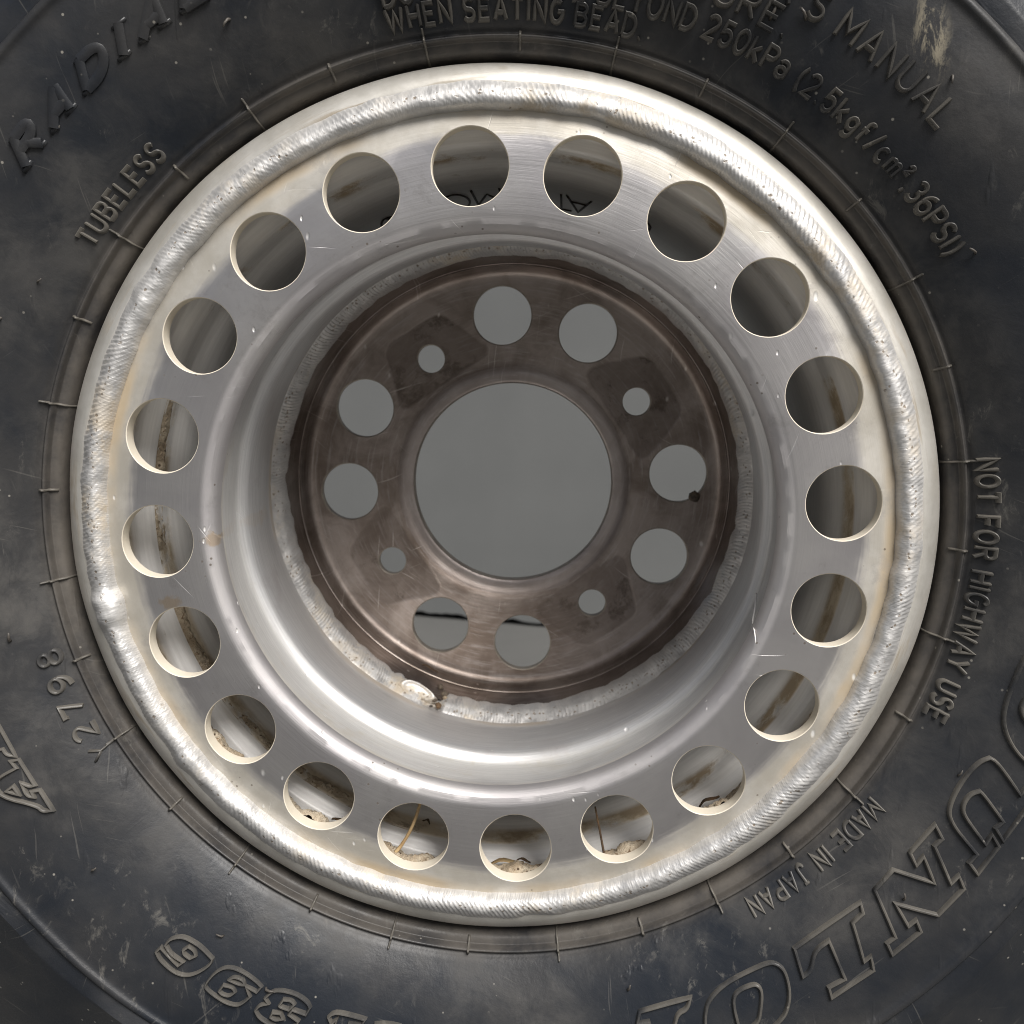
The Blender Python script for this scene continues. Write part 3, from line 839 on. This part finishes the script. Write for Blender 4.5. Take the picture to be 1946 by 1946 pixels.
# large outlined letters: (radius, degrees) along each outline
GLY = {"N": [[[1.1862, -33.8058], [1.2126, -34.5184], [1.21, -35.6454], [1.2809, -37.5811], [1.282, -36.4724], [1.3067, -37.1131], [1.3062, -40.7666], [1.2322, -42.9204], [1.2819, -43.6071], [1.2834, -42.6145], [1.3069, -43.0873], [1.3052, -46.7007], [1.2804, -46.3438], [1.2818, -45.2965], [1.1873, -43.4887], [1.1837, -40.5176], [1.2564, -38.6034], [1.2074, -37.237], [1.2088, -38.4826], [1.1846, -37.8837]]], "L": [[[1.1851, -54.4703], [1.2396, -55.3423], [1.2387, -54.2536], [1.2098, -52.8118], [1.2084, -50.89], [1.2882, -51.8895], [1.2851, -53.7295], [1.3063, -54.0873], [1.307, -49.1009], [1.2811, -48.4379], [1.2817, -49.303], [1.2076, -47.6501], [1.2059, -46.1193], [1.1875, -45.6029]]], "O": [[[1.2445, -66.897], [1.2211, -66.3383], [1.2042, -65.6577], [1.1905, -64.2179], [1.1823, -62.3688], [1.1812, -59.9007], [1.1835, -57.7545], [1.1927, -57.0141], [1.2097, -56.6744], [1.2322, -56.9128], [1.2597, -57.5075], [1.285, -58.5908], [1.2954, -59.4611], [1.3054, -60.8736], [1.3118, -62.7299], [1.3115, -64.9602], [1.2968, -66.5568], [1.274, -67.1296]], [[1.2692, -63.702], [1.2354, -63.3837], [1.2133, -62.8807], [1.2059, -62.0049], [1.2069, -60.5332], [1.2112, -60.0303], [1.2226, -59.8651], [1.2375, -60.1747], [1.261, -60.9789], [1.2772, -61.5627], [1.2837, -62.4174], [1.2877, -63.3143], [1.2836, -63.7944]]], "U": [[[1.2811, -34.8249], [1.308, -35.2086], [1.3067, -31.824], [1.2818, -31.228], [1.2835, -32.3952], [1.219, -31.2385], [1.2053, -30.4128], [1.2047, -28.9784], [1.2168, -28.1711], [1.2309, -28.3622], [1.2854, -29.5643], [1.2801, -30.5075], [1.3068, -31.1385], [1.3118, -25.7466], [1.2882, -25.282], [1.2845, -26.4364], [1.2187, -24.651], [1.2011, -24.6132], [1.1887, -25.4496], [1.1808, -27.327], [1.1812, -29.8869], [1.1908, -31.7546], [1.2058, -32.4434], [1.2284, -32.968], [1.2823, -33.6848]]], "D": [[[1.1858, -14.0676], [1.183, -15.3992], [1.1831, -18.3171], [1.1896, -20.1346], [1.204, -21.4066], [1.2311, -22.6165], [1.2646, -23.3481], [1.2887, -23.3674], [1.2961, -19.2253], [1.2168, -12.5767], [1.1942, -12.195]], [[1.2194, -16.5282], [1.2106, -17.9864], [1.2133, -18.7229], [1.2272, -19.4963], [1.2536, -19.9789], [1.2588, -18.174]]], "P": [[[1.1852, -67.3167], [1.1831, -69.3593], [1.1833, -73.2437], [1.2046, -73.8558], [1.2069, -72.5943], [1.2484, -72.4783], [1.2528, -73.4434], [1.2729, -73.492], [1.2676, -70.6274], [1.2485, -70.7725], [1.2264, -69.9297], [1.2067, -69.2692], [1.204, -68.0761]]], "6": [[[1.2167, -122.6622], [1.2098, -124.1648], [1.2087, -125.2989], [1.2126, -126.8001], [1.231, -127.6979], [1.2468, -127.7054], [1.2562, -126.7287], [1.2548, -125.1011], [1.2666, -125.3072], [1.2637, -126.2463], [1.2571, -127.9485], [1.2702, -128.0302], [1.2797, -127.2037], [1.2842, -125.23], [1.2757, -123.9735], [1.2553, -123.0908], [1.2275, -122.4934]], [[1.2347, -125.8202], [1.2221, -125.5933], [1.222, -124.7848], [1.2302, -124.3875], [1.2405, -124.7096], [1.2406, -125.5045]]], "9": [[[1.2672, -121.876], [1.2331, -121.5718], [1.2129, -120.6874], [1.208, -119.1108], [1.2121, -117.2751], [1.2181, -116.4303], [1.2318, -116.6302], [1.2308, -117.9924], [1.2468, -117.054], [1.2633, -117.3687], [1.2772, -117.9009], [1.2826, -119.2934], [1.2773, -121.5748]], [[1.2663, -120.2345], [1.2517, -120.1504], [1.2456, -119.1528], [1.2526, -118.7132], [1.2659, -119.0104], [1.2698, -119.8055]], [[1.2361, -119.936], [1.2251, -119.6038], [1.222, -118.5071], [1.2297, -118.1935], [1.234, -118.6504]]], "3": [[[1.2357, -115.5382], [1.2161, -115.15], [1.2071, -114.2207], [1.2029, -112.503], [1.2098, -111.0326], [1.2184, -110.6034], [1.2338, -110.7537], [1.2349, -112.322], [1.2467, -112.4635], [1.2527, -111.2405], [1.2659, -111.2976], [1.2846, -112.7785], [1.2816, -114.2358], [1.2783, -115.2514], [1.2681, -115.885], [1.2536, -115.7478], [1.2428, -114.9522]], [[1.2374, -113.788], [1.2232, -113.6516], [1.2181, -112.7959], [1.2235, -112.3447], [1.2375, -112.663], [1.2388, -113.5933]], [[1.2566, -114.1568], [1.2665, -114.1756], [1.2691, -113.5688], [1.26, -112.8976], [1.2514, -113.3166]]], "T": [[[1.2238, -108.3419], [1.2082, -107.8434], [1.2066, -104.3792], [1.2204, -104.6391], [1.2244, -105.9769], [1.2776, -106.3868], [1.2791, -107.5621], [1.2209, -107.3703], [1.2348, -107.8229]]], "K": [[[1.2091, -103.0892], [1.2035, -101.7565], [1.2028, -100.4858], [1.2177, -100.8103], [1.2192, -101.5612], [1.2533, -101.9182], [1.2531, -103.1197], [1.2189, -102.4902]]], "AT": [[[1.2246, -158.8285], [1.2215, -157.9723], [1.2194, -153.8617], [1.2338, -154.4264], [1.2347, -155.1821], [1.2468, -155.3053], [1.2479, -156.1781]], [[1.233, -153.6688], [1.2171, -153.3816], [1.2168, -150.1063], [1.2264, -150.2312], [1.2374, -151.0931], [1.2414, -149.5669], [1.2312, -149.0656], [1.2289, -149.6877], [1.2141, -149.3693], [1.2164, -146.7745], [1.2335, -147.2277], [1.2354, -148.088], [1.2877, -150.8295], [1.2861, -152.2283], [1.2701, -152.7071], [1.2299, -152.6944]], [[1.2713, -151.0863], [1.2543, -151.1938], [1.2535, -150.0818]]]}
def soften(pl):
    q = [(r * math.cos(rad(a)), r * math.sin(rad(a))) for r, a in pl]
    for _ in range(2):
        out = []
        n = len(q)
        for i in range(n):
            a, b, c = q[i - 1], q[i], q[(i + 1) % n]
            u = Vector((b[0] - a[0], b[1] - a[1])); w = Vector((c[0] - b[0], c[1] - b[1]))
            if u.length > 1e-6 and w.length > 1e-6 and u.angle(w) < rad(56):
                out.append((b[0] - u.x * .25, b[1] - u.y * .25)); out.append((b[0] + w.x * .25, b[1] + w.y * .25))
            else:
                out.append(b)
        q = out
    return [(math.hypot(*p), math.atan2(p[1], p[0])) for p in q]
for word in (['D', 'U', 'N', 'L', 'O', 'P'], ['K', 'T', '3', '9', '6'], ['AT']):
    for g in word:
        wd_ = .0036 if word[0] == 'K' else .0050
        lettering([soften(pl) for pl in GLY[g]], wd_, .0088, True)

# moulded ribs across the bead strip: long ones alternate with short ones
RIBP = np.array([1.0, 1.006, 1.012, 1.020, 1.030, 1.037, 1.0395, 1.0415, 1.0445, 1.049, 1.054, 1.064, 1.08])
def rib(r0, r1, w, h):
    rs = [r0] + [float(x) for x in RIBP if r0 < x < r1] + [r1]
    V, F = ridge([[(r, 0.0) for r in rs]], w, h, lambda r: surf(min(max(r, 1.0), 1.2)))
    return make('vent_rib', V, F, WORN, tyre)
lng, sht = rib(1.002, 1.066, .0032, .0085), rib(1.020, 1.053, .0036, .0075)
lng.rotation_euler.y = -rad(98.1); sht.rotation_euler.y = -rad(98.1 - 11.25)
for i in range(1, 16):
    for src_ in (lng, sht):
        c = src_.copy(); COL.objects.link(c); c.parent = tyre
        off = 0 if src_ is lng else 11.25
        c.rotation_euler.y = -rad(98.1 - off - 22.5 * i + RNG.uniform(-.5, .5))

fk = [[(r, rad(a)) for r, a in pl] for pl in [[(1.0494, -149.7681), (1.0793, -149.4333), (1.0979, -150.2053)], [(1.0793, -149.4333), (1.0974, -148.6611)]]]
V, F = ridge(fk, .0036, .0085, surf)
make('vent_rib', V, F, WORN, tyre)

# little rubber whiskers left by the mould
sv, sf = tube([Vector((0, 0, 0)), Vector((.002, -.006, .003)) * (R / .129) , Vector((.006, -.009, .010)), Vector((.009, -.010, .017))] if False else [Vector((0, .001, 0)), Vector((0.0004, -.0012, .0008)), Vector((.0012, -.0019, .0024)), Vector((.0018, -.0021, .0042))], [.0008, .0007, .0006, .0004])
WH = None
for k, (r, a) in enumerate([(1.19, 117), (1.166, 157), (1.30, 45), (1.185, 61.5), (1.215, 58.5), (1.33, 168), (1.18, 16), (1.16, 30), (1.21, 4), (1.26, -8), (1.17, -28), (1.24, -42), (1.14, -74), (1.28, -100), (1.17, -123), (1.235, -139), (1.145, -166), (1.25, 176), (1.13, 152), (1.33, 112), (1.38, 60), (1.22, -116), (1.31, -66), (1.37, -150)]):
    if WH is None:
        WH = make('rubber_whisker', sv, sf, RUBBER, tyre); o = WH
    else:
        o = WH.copy(); COL.objects.link(o); o.parent = tyre
    o.location = P3(r, rad(a), surf(r))
    o.rotation_euler = (0, RNG.uniform(0, 6.28), 0)
    o.scale = (RNG.uniform(.40, .75),) * 3

# tread blocks round the shoulder and the crown
def block(pts, h, chm):
    """pts: outline in (r-depth path parameter u, angle) on the shoulder; raised block with chamfered top"""
    us = np.linspace(0, 1, len(front[66:]))
    fr = front[66:]
    fu = [0.0]
    for a, b in zip(fr, fr[1:]): fu.append(fu[-1] + math.hypot(b[0] - a[0], b[1] - a[1]))
    def at(u, a, k):
        r = float(np.interp(u, fu, [q[0] for q in fr])); z = float(np.interp(u, fu, [q[1] for q in fr]))
        e = 0.004
        r2 = float(np.interp(u + e, fu, [q[0] for q in fr])); z2 = float(np.interp(u + e, fu, [q[1] for q in fr]))
        d = Vector((r2 - r, z2 - z)).normalized() if (r2 - r or z2 - z) else Vector((0, -1))
        nr, nz = -d.y, d.x
        return P3(r + nr * k, a, z + nz * k)
    n = len(pts)
    cu = sum(p[0] for p in pts) / n; ca = sum(p[1] for p in pts) / n
    V, F = [], []
    # subdivide so the block follows the curve
    den = []
    for i in range(n):
        a, b = pts[i], pts[(i + 1) % n]
        for k in range(4): den.append((a[0] + (b[0] - a[0]) * k / 4, a[1] + (b[1] - a[1]) * k / 4))
    m = len(den)
    for k, s in ((-.02, 1.0), (h * .8, .95), (h, .88), (h * 1.02, .5), (h * 1.02, 0.05)):
        for (u, a) in den:
            V.append(at(cu + (u - cu) * s, ca + (a - ca) * s, k))
    for l in range(4):
        for i in range(m):
            i2 = (i + 1) % m
            F.append((l * m + i, l * m + i2, (l + 1) * m + i2, (l + 1) * m + i))
    F.append(tuple(4 * m + i for i in range(m)))
    return V, F
SH = block([(.040, -.245), (.050, .02), (.035, .240), (.30, .250), (.62, .235), (.66, -.21), (.30, -.245)], .040, .01)
CR = block([(.72, -.10), (.72, .08), (.85, .12), (1.02, .08), (1.02, -.10), (.85, -.06)], .046, .01)
for (vv, NB, off) in ((SH, 12, .5), (CR, 20, 0)):
    b0 = make('tread_block', vv[0], vv[1], RUBBER, tyre, (0, 0, 0), True, 35)
    b0.rotation_euler.y = -2 * PI * off / NB
    for i in range(1, NB):
        c = b0.copy(); COL.objects.link(c); c.parent = tyre
        c.rotation_euler.y = -2 * PI * (i + off) / NB
    mv = [(x, 2 * DEEP * R - y, z) for x, y, z in vv[0]]
    b1 = make('tread_block', mv, [tuple(reversed(f)) for f in vv[1]], RUBBER, tyre, (0, 0, 0), True, 35)
    b1.rotation_euler.y = -2 * PI * (off + .25) / NB
    for i in range(1, NB):
        c = b1.copy(); COL.objects.link(c); c.parent = tyre
        c.rotation_euler.y = -2 * PI * (i + off + .25) / NB

# ---- stamped size marks on the far side of the barrel, upside down from here
INK = m_plain('dark_stamp', (0.03, 0.027, 0.023), (0.06, 0.05, 0.042), 200, 0.6, 0.0002)
def stamp(ch, th_deg, z0, cap, k=.13):
    """letter on the inner barrel wall: tops towards the back of the wheel"""
    V, F = [], []
    wd_, st = G[ch]
    for pl in st:
        q = []
        for a, b in zip(pl, pl[1:]):
            n = max(1, int(math.hypot(b[0] - a[0], b[1] - a[1]) / .15))
            q += [(a[0] + (b[0] - a[0]) * i / n, a[1] + (b[1] - a[1]) * i / n) for i in range(n)]
        q.append(pl[-1])
        path = []
        for (px, py) in q:
            th = rad(th_deg) + (px - wd_ / 2) * k
            path.append(Vector(P3(.7995, th, z0 + .06 - cap * py)))
        v_, f_ = tube(path, [.00042] * len(path), 5)
        b_ = len(V); V += v_; F += [tuple(i + b_ for i in f) for f in f_]
    return V, F
for ch, a, z0 in (('0', 113.1, -.50), ('X', 111.2, -.50), ('O', 99.8, -.47), ('M', 93.6, -.45), ('T', 79.6, -.47), ('A', 76.2, -.47), ('6', 63.9, -.44), ('/', 66.2, -.44)):
    v_, f_ = stamp(ch, a, z0, .24)
    make('lettering', v_, f_, INK, rim)

# ------------------------------------------------------------------ dirt and litter caught in the wheel
def wpt(r, a_deg, z):        # wheel polar -> world
    p = P3(r, rad(a_deg), z)
    return Vector((p[0], p[1], p[2] + H))
SOIL = m_soil()
STRAW = m_plain('dry_straw', (0.30, 0.19, 0.085), (0.50, 0.37, 0.20), 150, 0.75)
BARK = m_plain('brown_litter', (0.05, 0.03, 0.016), (0.15, 0.09, 0.045), 200, 0.85)
CHAR = m_plain('dark_crumb', (0.035, 0.028, 0.022), (0.13, 0.10, 0.07), 400, 0.8)
FIBRE = m_plain('white_fibre', (0.72, 0.70, 0.66), (0.85, 0.83, 0.80), 100, 0.6)

def soil():
    """cake of dried mud lying in the well behind the disc, thickest at the bottom"""
    n, m = 520, 12
    V, F = [], []
    for i in range(n):
        a = 196 + (344 - 196) * i / (n - 1)
        k = max(0.0, 1 - abs((a - 268) / 74.0) ** 4)
        for j in range(m):
            t = j / (m - 1)
            z = -.012 - (.072 + .016 * noise.noise(Vector((a * .35, 3.3, 0)))) * t
            n1 = noise.noise(Vector((a * .30, t * 2.0, 1.7))); n2 = noise.noise(Vector((a * 1.3, t * 7, 5.0))); n3 = noise.noise(Vector((a * 3.7, t * 17, 9.0)))
            h = (.034 + .024 * n1 + .008 * n2 + .005 * n3) * (1 - t ** 3) * k - (.004 if 0 < t < 1 else .010)
            V.append(wpt(.8865 - h, a, z))
    for i in range(n - 1):
        for j in range(m - 1):
            q = i * m + j
            F.append((q, q + 1, q + m + 1, q + m))
    tag(make('soil', V, F, SOIL), 'pale dried mud caked in the well of the rim', 'dirt', kind='stuff')
soil()

def crust():
    """broken line of dried mud along the ledge of the rim, on the lower left"""
    n, m = 420, 9
    V, F = [], []
    for i in range(n):
        a = 160 + 96 * i / (n - 1)
        k = min(1, (a - 160) / 10, (256 - a) / 10)
        for j in range(m):
            t = j / (m - 1)
            z = -.128 - (.040 + .014 * noise.noise(Vector((a * .22, 7.7, 0)))) * t
            n1 = noise.noise(Vector((a * .16, t * 1.2, 31.7))); n2 = noise.noise(Vector((a * .9, t * 4, 15.0))); n3 = noise.noise(Vector((a * 3.1, t * 11, 9.0)))
            h = (.0035 + .016 * n1 + .008 * n2 + .004 * n3) * math.sin(PI * t) ** .7 * k
            V.append(wpt(.8385 + (.004 if t < .2 else 0) - max(h, -.004), a, z))
    for i in range(n - 1):
        for j in range(m - 1):
            q = i * m + j
            F.append((q, q + 1, q + m + 1, q + m))
    tag(make('soil', V, F, SOIL), 'broken tan crust of mud along the ledge seen through the left holes', 'dirt', kind='stuff')
crust()

def stem(name, pts, r0, r1, mat, label, cat, group=None, n=6):
    p = [wpt(*q) for q in pts]
    path = []
    for i in range(len(p) - 1):
        q0, q1, q2, q3 = p[max(i - 1, 0)], p[i], p[i + 1], p[min(i + 2, len(p) - 1)]
        for k in range(5):
            t = k / 5
            path.append(0.5 * (2 * q1 + (q2 - q0) * t + (2 * q0 - 5 * q1 + 4 * q2 - q3) * t * t + (3 * q1 - q0 - 3 * q2 + q3) * t ** 3))
    path.append(p[-1])
    m = len(path)
    v_, f_ = tube(path, [(r0 + (r1 - r0) * i / (m - 1)) * R for i in range(m)], n)
    return tag(make(name, v_, f_, mat), label, cat, group)
stem('dry_stem', [(.858, 253.3, -.028), (.835, 254.0, -.034), (.79, 254.8, -.04), (.74, 255.1, -.052), (.69, 255.0, -.06)], .0050, .0034, STRAW, 'bent straw-coloured stem standing in the left one of the three lowest holes', 'dry stem')
stem('twig', [(.865, 287.6, -.03), (.83, 287.9, -.035), (.785, 288.3, -.04), (.74, 288.7, -.045)], .0032, .0020, BARK, 'thin dark twig standing up in the hole right of the lowest one', 'twig')

def flake(name, r, a, z, L, wdt, turn, mat, label, cat, group=None, axis=None):
    """curled fragment of leaf or bark lying on a surface"""
    c = wpt(r, a, z)
    th = rad(a)
    er = Vector((math.cos(th), 0, math.sin(th))); et = Vector((-math.sin(th), 0, math.cos(th))); ez = Vector((0, -1, 0))
    up = -er if axis is None else axis(er, ez)
    u = (et * math.cos(turn) + (ez if axis is None else er) * math.sin(turn)).normalized(); w = up.cross(u)
    V, F = [], []
    n = 8
    for lvl in (0, 1):
        for i in range(n):
            t = i / (n - 1)
            ww = wdt * math.sin(PI * min(.97, max(.06, t))) ** .7
            arch = .35 * wdt * math.sin(PI * t) + .2 * wdt * math.sin(7 * t + r * 50)
            for s in (-1, 0, 1):
                V.append(c + (u * (t - .5) * L + w * s * ww * .5 + up * (arch + .25 * wdt * abs(s) + (.10 * wdt if lvl else 0) + .1 * wdt)) * R)
    for lvl in (0, 1):
        b = lvl * n * 3
        for i in range(n - 1):
            for s in range(2):
                q = (b + i * 3 + s, b + i * 3 + s + 1, b + i * 3 + s + 4, b + i * 3 + s + 3)
                F.append(q if lvl else q[::-1])
    for i in range(n - 1):
        for s in (0, 2):
            a0, a1 = i * 3 + s, (i + 1) * 3 + s
            F.append((a0, a1, a1 + n * 3, a0 + n * 3))
    return tag(make(name, V, F, mat), label, cat, group)
LG = 'bits of litter on the mud'
flake('leaf_fragment', .868, 244.0, -.070, .075, .016, .2, BARK, 'curled brown fragment on the mud in the hole left of the dry stem', 'leaf litter', LG)
flake('leaf_fragment', .868, 271.5, -.066, .085, .018, -.1, STRAW, 'flat tan flake on the mud in the lowest hole', 'leaf litter', LG)
flake('leaf_fragment', .862, 274.3, -.070, .040, .010, .5, BARK, 'short brown flake at the right end of the lowest hole', 'leaf litter', LG)
flake('leaf_fragment', .866, 284.5, -.068, .050, .020, .3, BARK, 'dark brown crumbled leaf at the foot of the thin twig', 'leaf litter', LG)
flake('leaf_fragment', .866, 306.5, -.070, .060, .014, .25, BARK, 'brown leaf bit in the second hole right of the thin twig', 'leaf litter', LG)
flake('leaf_fragment', .834, 248.3, -.150, .030, .011, 1.2, CHAR, 'tiny dark chip on the ledge in the hole left of the dry stem', 'leaf litter', LG)
flake('seed', .831, 256.8, -.168, .022, .011, .4, BARK, 'small brown seed on the ledge beside the dry stem', 'seed')
flake('bark_sliver', .634, 246.3, -.752, .055, .011, .15, BARK, 'dark brown sliver lying on the rolled edge of the hub plate', 'bark sliver')
stem('white_fibre', [(.655, -17.5, -.155), (.648, -19.5, -.09), (.640, -21.5, -.03), (.642, -23.0, .022), (.650, -24.5, .034)], .0022, .0012, FIBRE, 'white fibre hanging over the right rim of the dish', 'fibre')

def crumb(r, a, z, s, seed, mat, label, group, name='dirt_crumb'):
    g = random.Random(seed)
    bm = bmesh.new()
    bmesh.ops.create_icosphere(bm, subdivisions=2, radius=1.0)
    c = wpt(r, a, z)
    sx, sy, sz = g.uniform(.7, 1.3), g.uniform(.6, 1.0), g.uniform(.5, 1.0)
    for v_ in bm.verts:
        k = 1 + .35 * noise.noise(v_.co * 1.7 + Vector((seed, 0, 0)))
        v_.co = c + Vector((v_.co.x * sx, v_.co.y * sy, v_.co.z * sz)) * (k * s * R)
    me = bpy.data.meshes.new(name); bm.to_mesh(me); bm.free()
    me.materials.append(mat)
    for p in me.polygons: p.use_smooth = True
    o = bpy.data.objects.new(name, me); COL.objects.link(o)
    return tag(o, label, 'dirt crumb', group)
CG = 'dirt crumbs by the end of the inner weld'
for k, (r, a, z, s, m, lb) in enumerate([(.655, 250.8, -.70, .011, CHAR, 'black crumb against the hub plate rim above the weld gap'), (.663, 252.4, -.672, .014, CHAR, 'largest dark crumb of the heap in the weld gap'), (.668, 252.9, -.655, .008, SOIL, 'pale mud crumb beside the largest dark one in the weld gap'), (.676, 250.6, -.63, .008, CHAR, 'small dark crumb nearest the end blob of the inner weld'), (.680, 251.9, -.61, .011, BARK, 'brown crumb at the lower end of the heap in the weld gap'), (.684, 250.3, -.595, .006, CHAR, 'tiny dark crumb just below the end blob of the inner weld'), (.672, 249.6, -.42, .005, CHAR, 'dark speck halfway down the dished wall below the weld gap'), (.667, 249.2, -.30, .006, CHAR, 'dark speck on the bright lower band of the dished wall')]):
    crumb(r, a, z, s, k * 3 + 1, m, lb, CG)
crumb(.5545, -4.3, HUB_Z - .006, .022, 90, CHAR, 'black lump of dirt on the edge of the hub plate window furthest right', None, 'dirt_lump')

def insect(r, a, z):
    c = wpt(r, a, z)
    th = rad(a)
    er = Vector((math.cos(th), 0, math.sin(th))); et = Vector((-math.sin(th), 0, math.cos(th))); ez = Vector((0, -1, 0))
    V, F = [], []
    def blob(o, s, l):
        b = len(V)
        path = [o + et * (l * t) for t in (-1, -.7, 0, .7, 1)]
        v_, f_ = tube(path, [s * .3, s * .8, s, s * .8, s * .3], 7)
        V.extend(v_); F.extend(tuple(i + b for i in f) for f in f_)
    blob(c - er * .010 * R, .010 * R, .016 * R); blob(c - er * .008 * R + et * .024 * R, .007 * R, .009 * R)
    for s in (-1, 1):
        for k in (-1, 0, 1):
            b = len(V)
            p0 = c - er * .010 * R + et * (.006 * k + .01) * R
            v_, f_ = tube([p0, p0 + (ez * s * .016 - er * .010 + et * .010 * k) * R, p0 + (ez * s * .032 + er * .008 + et * .018 * k) * R], [.0016 * R, .0014 * R, .001 * R], 4)
            V.extend(v_); F.extend(tuple(i + b for i in f) for f in f_)
    tag(make('insect', V, F, BARK), 'dead brown insect on the bare metal seen through a lower left hole', 'insect')
insect(.803, 247.8, -.285)
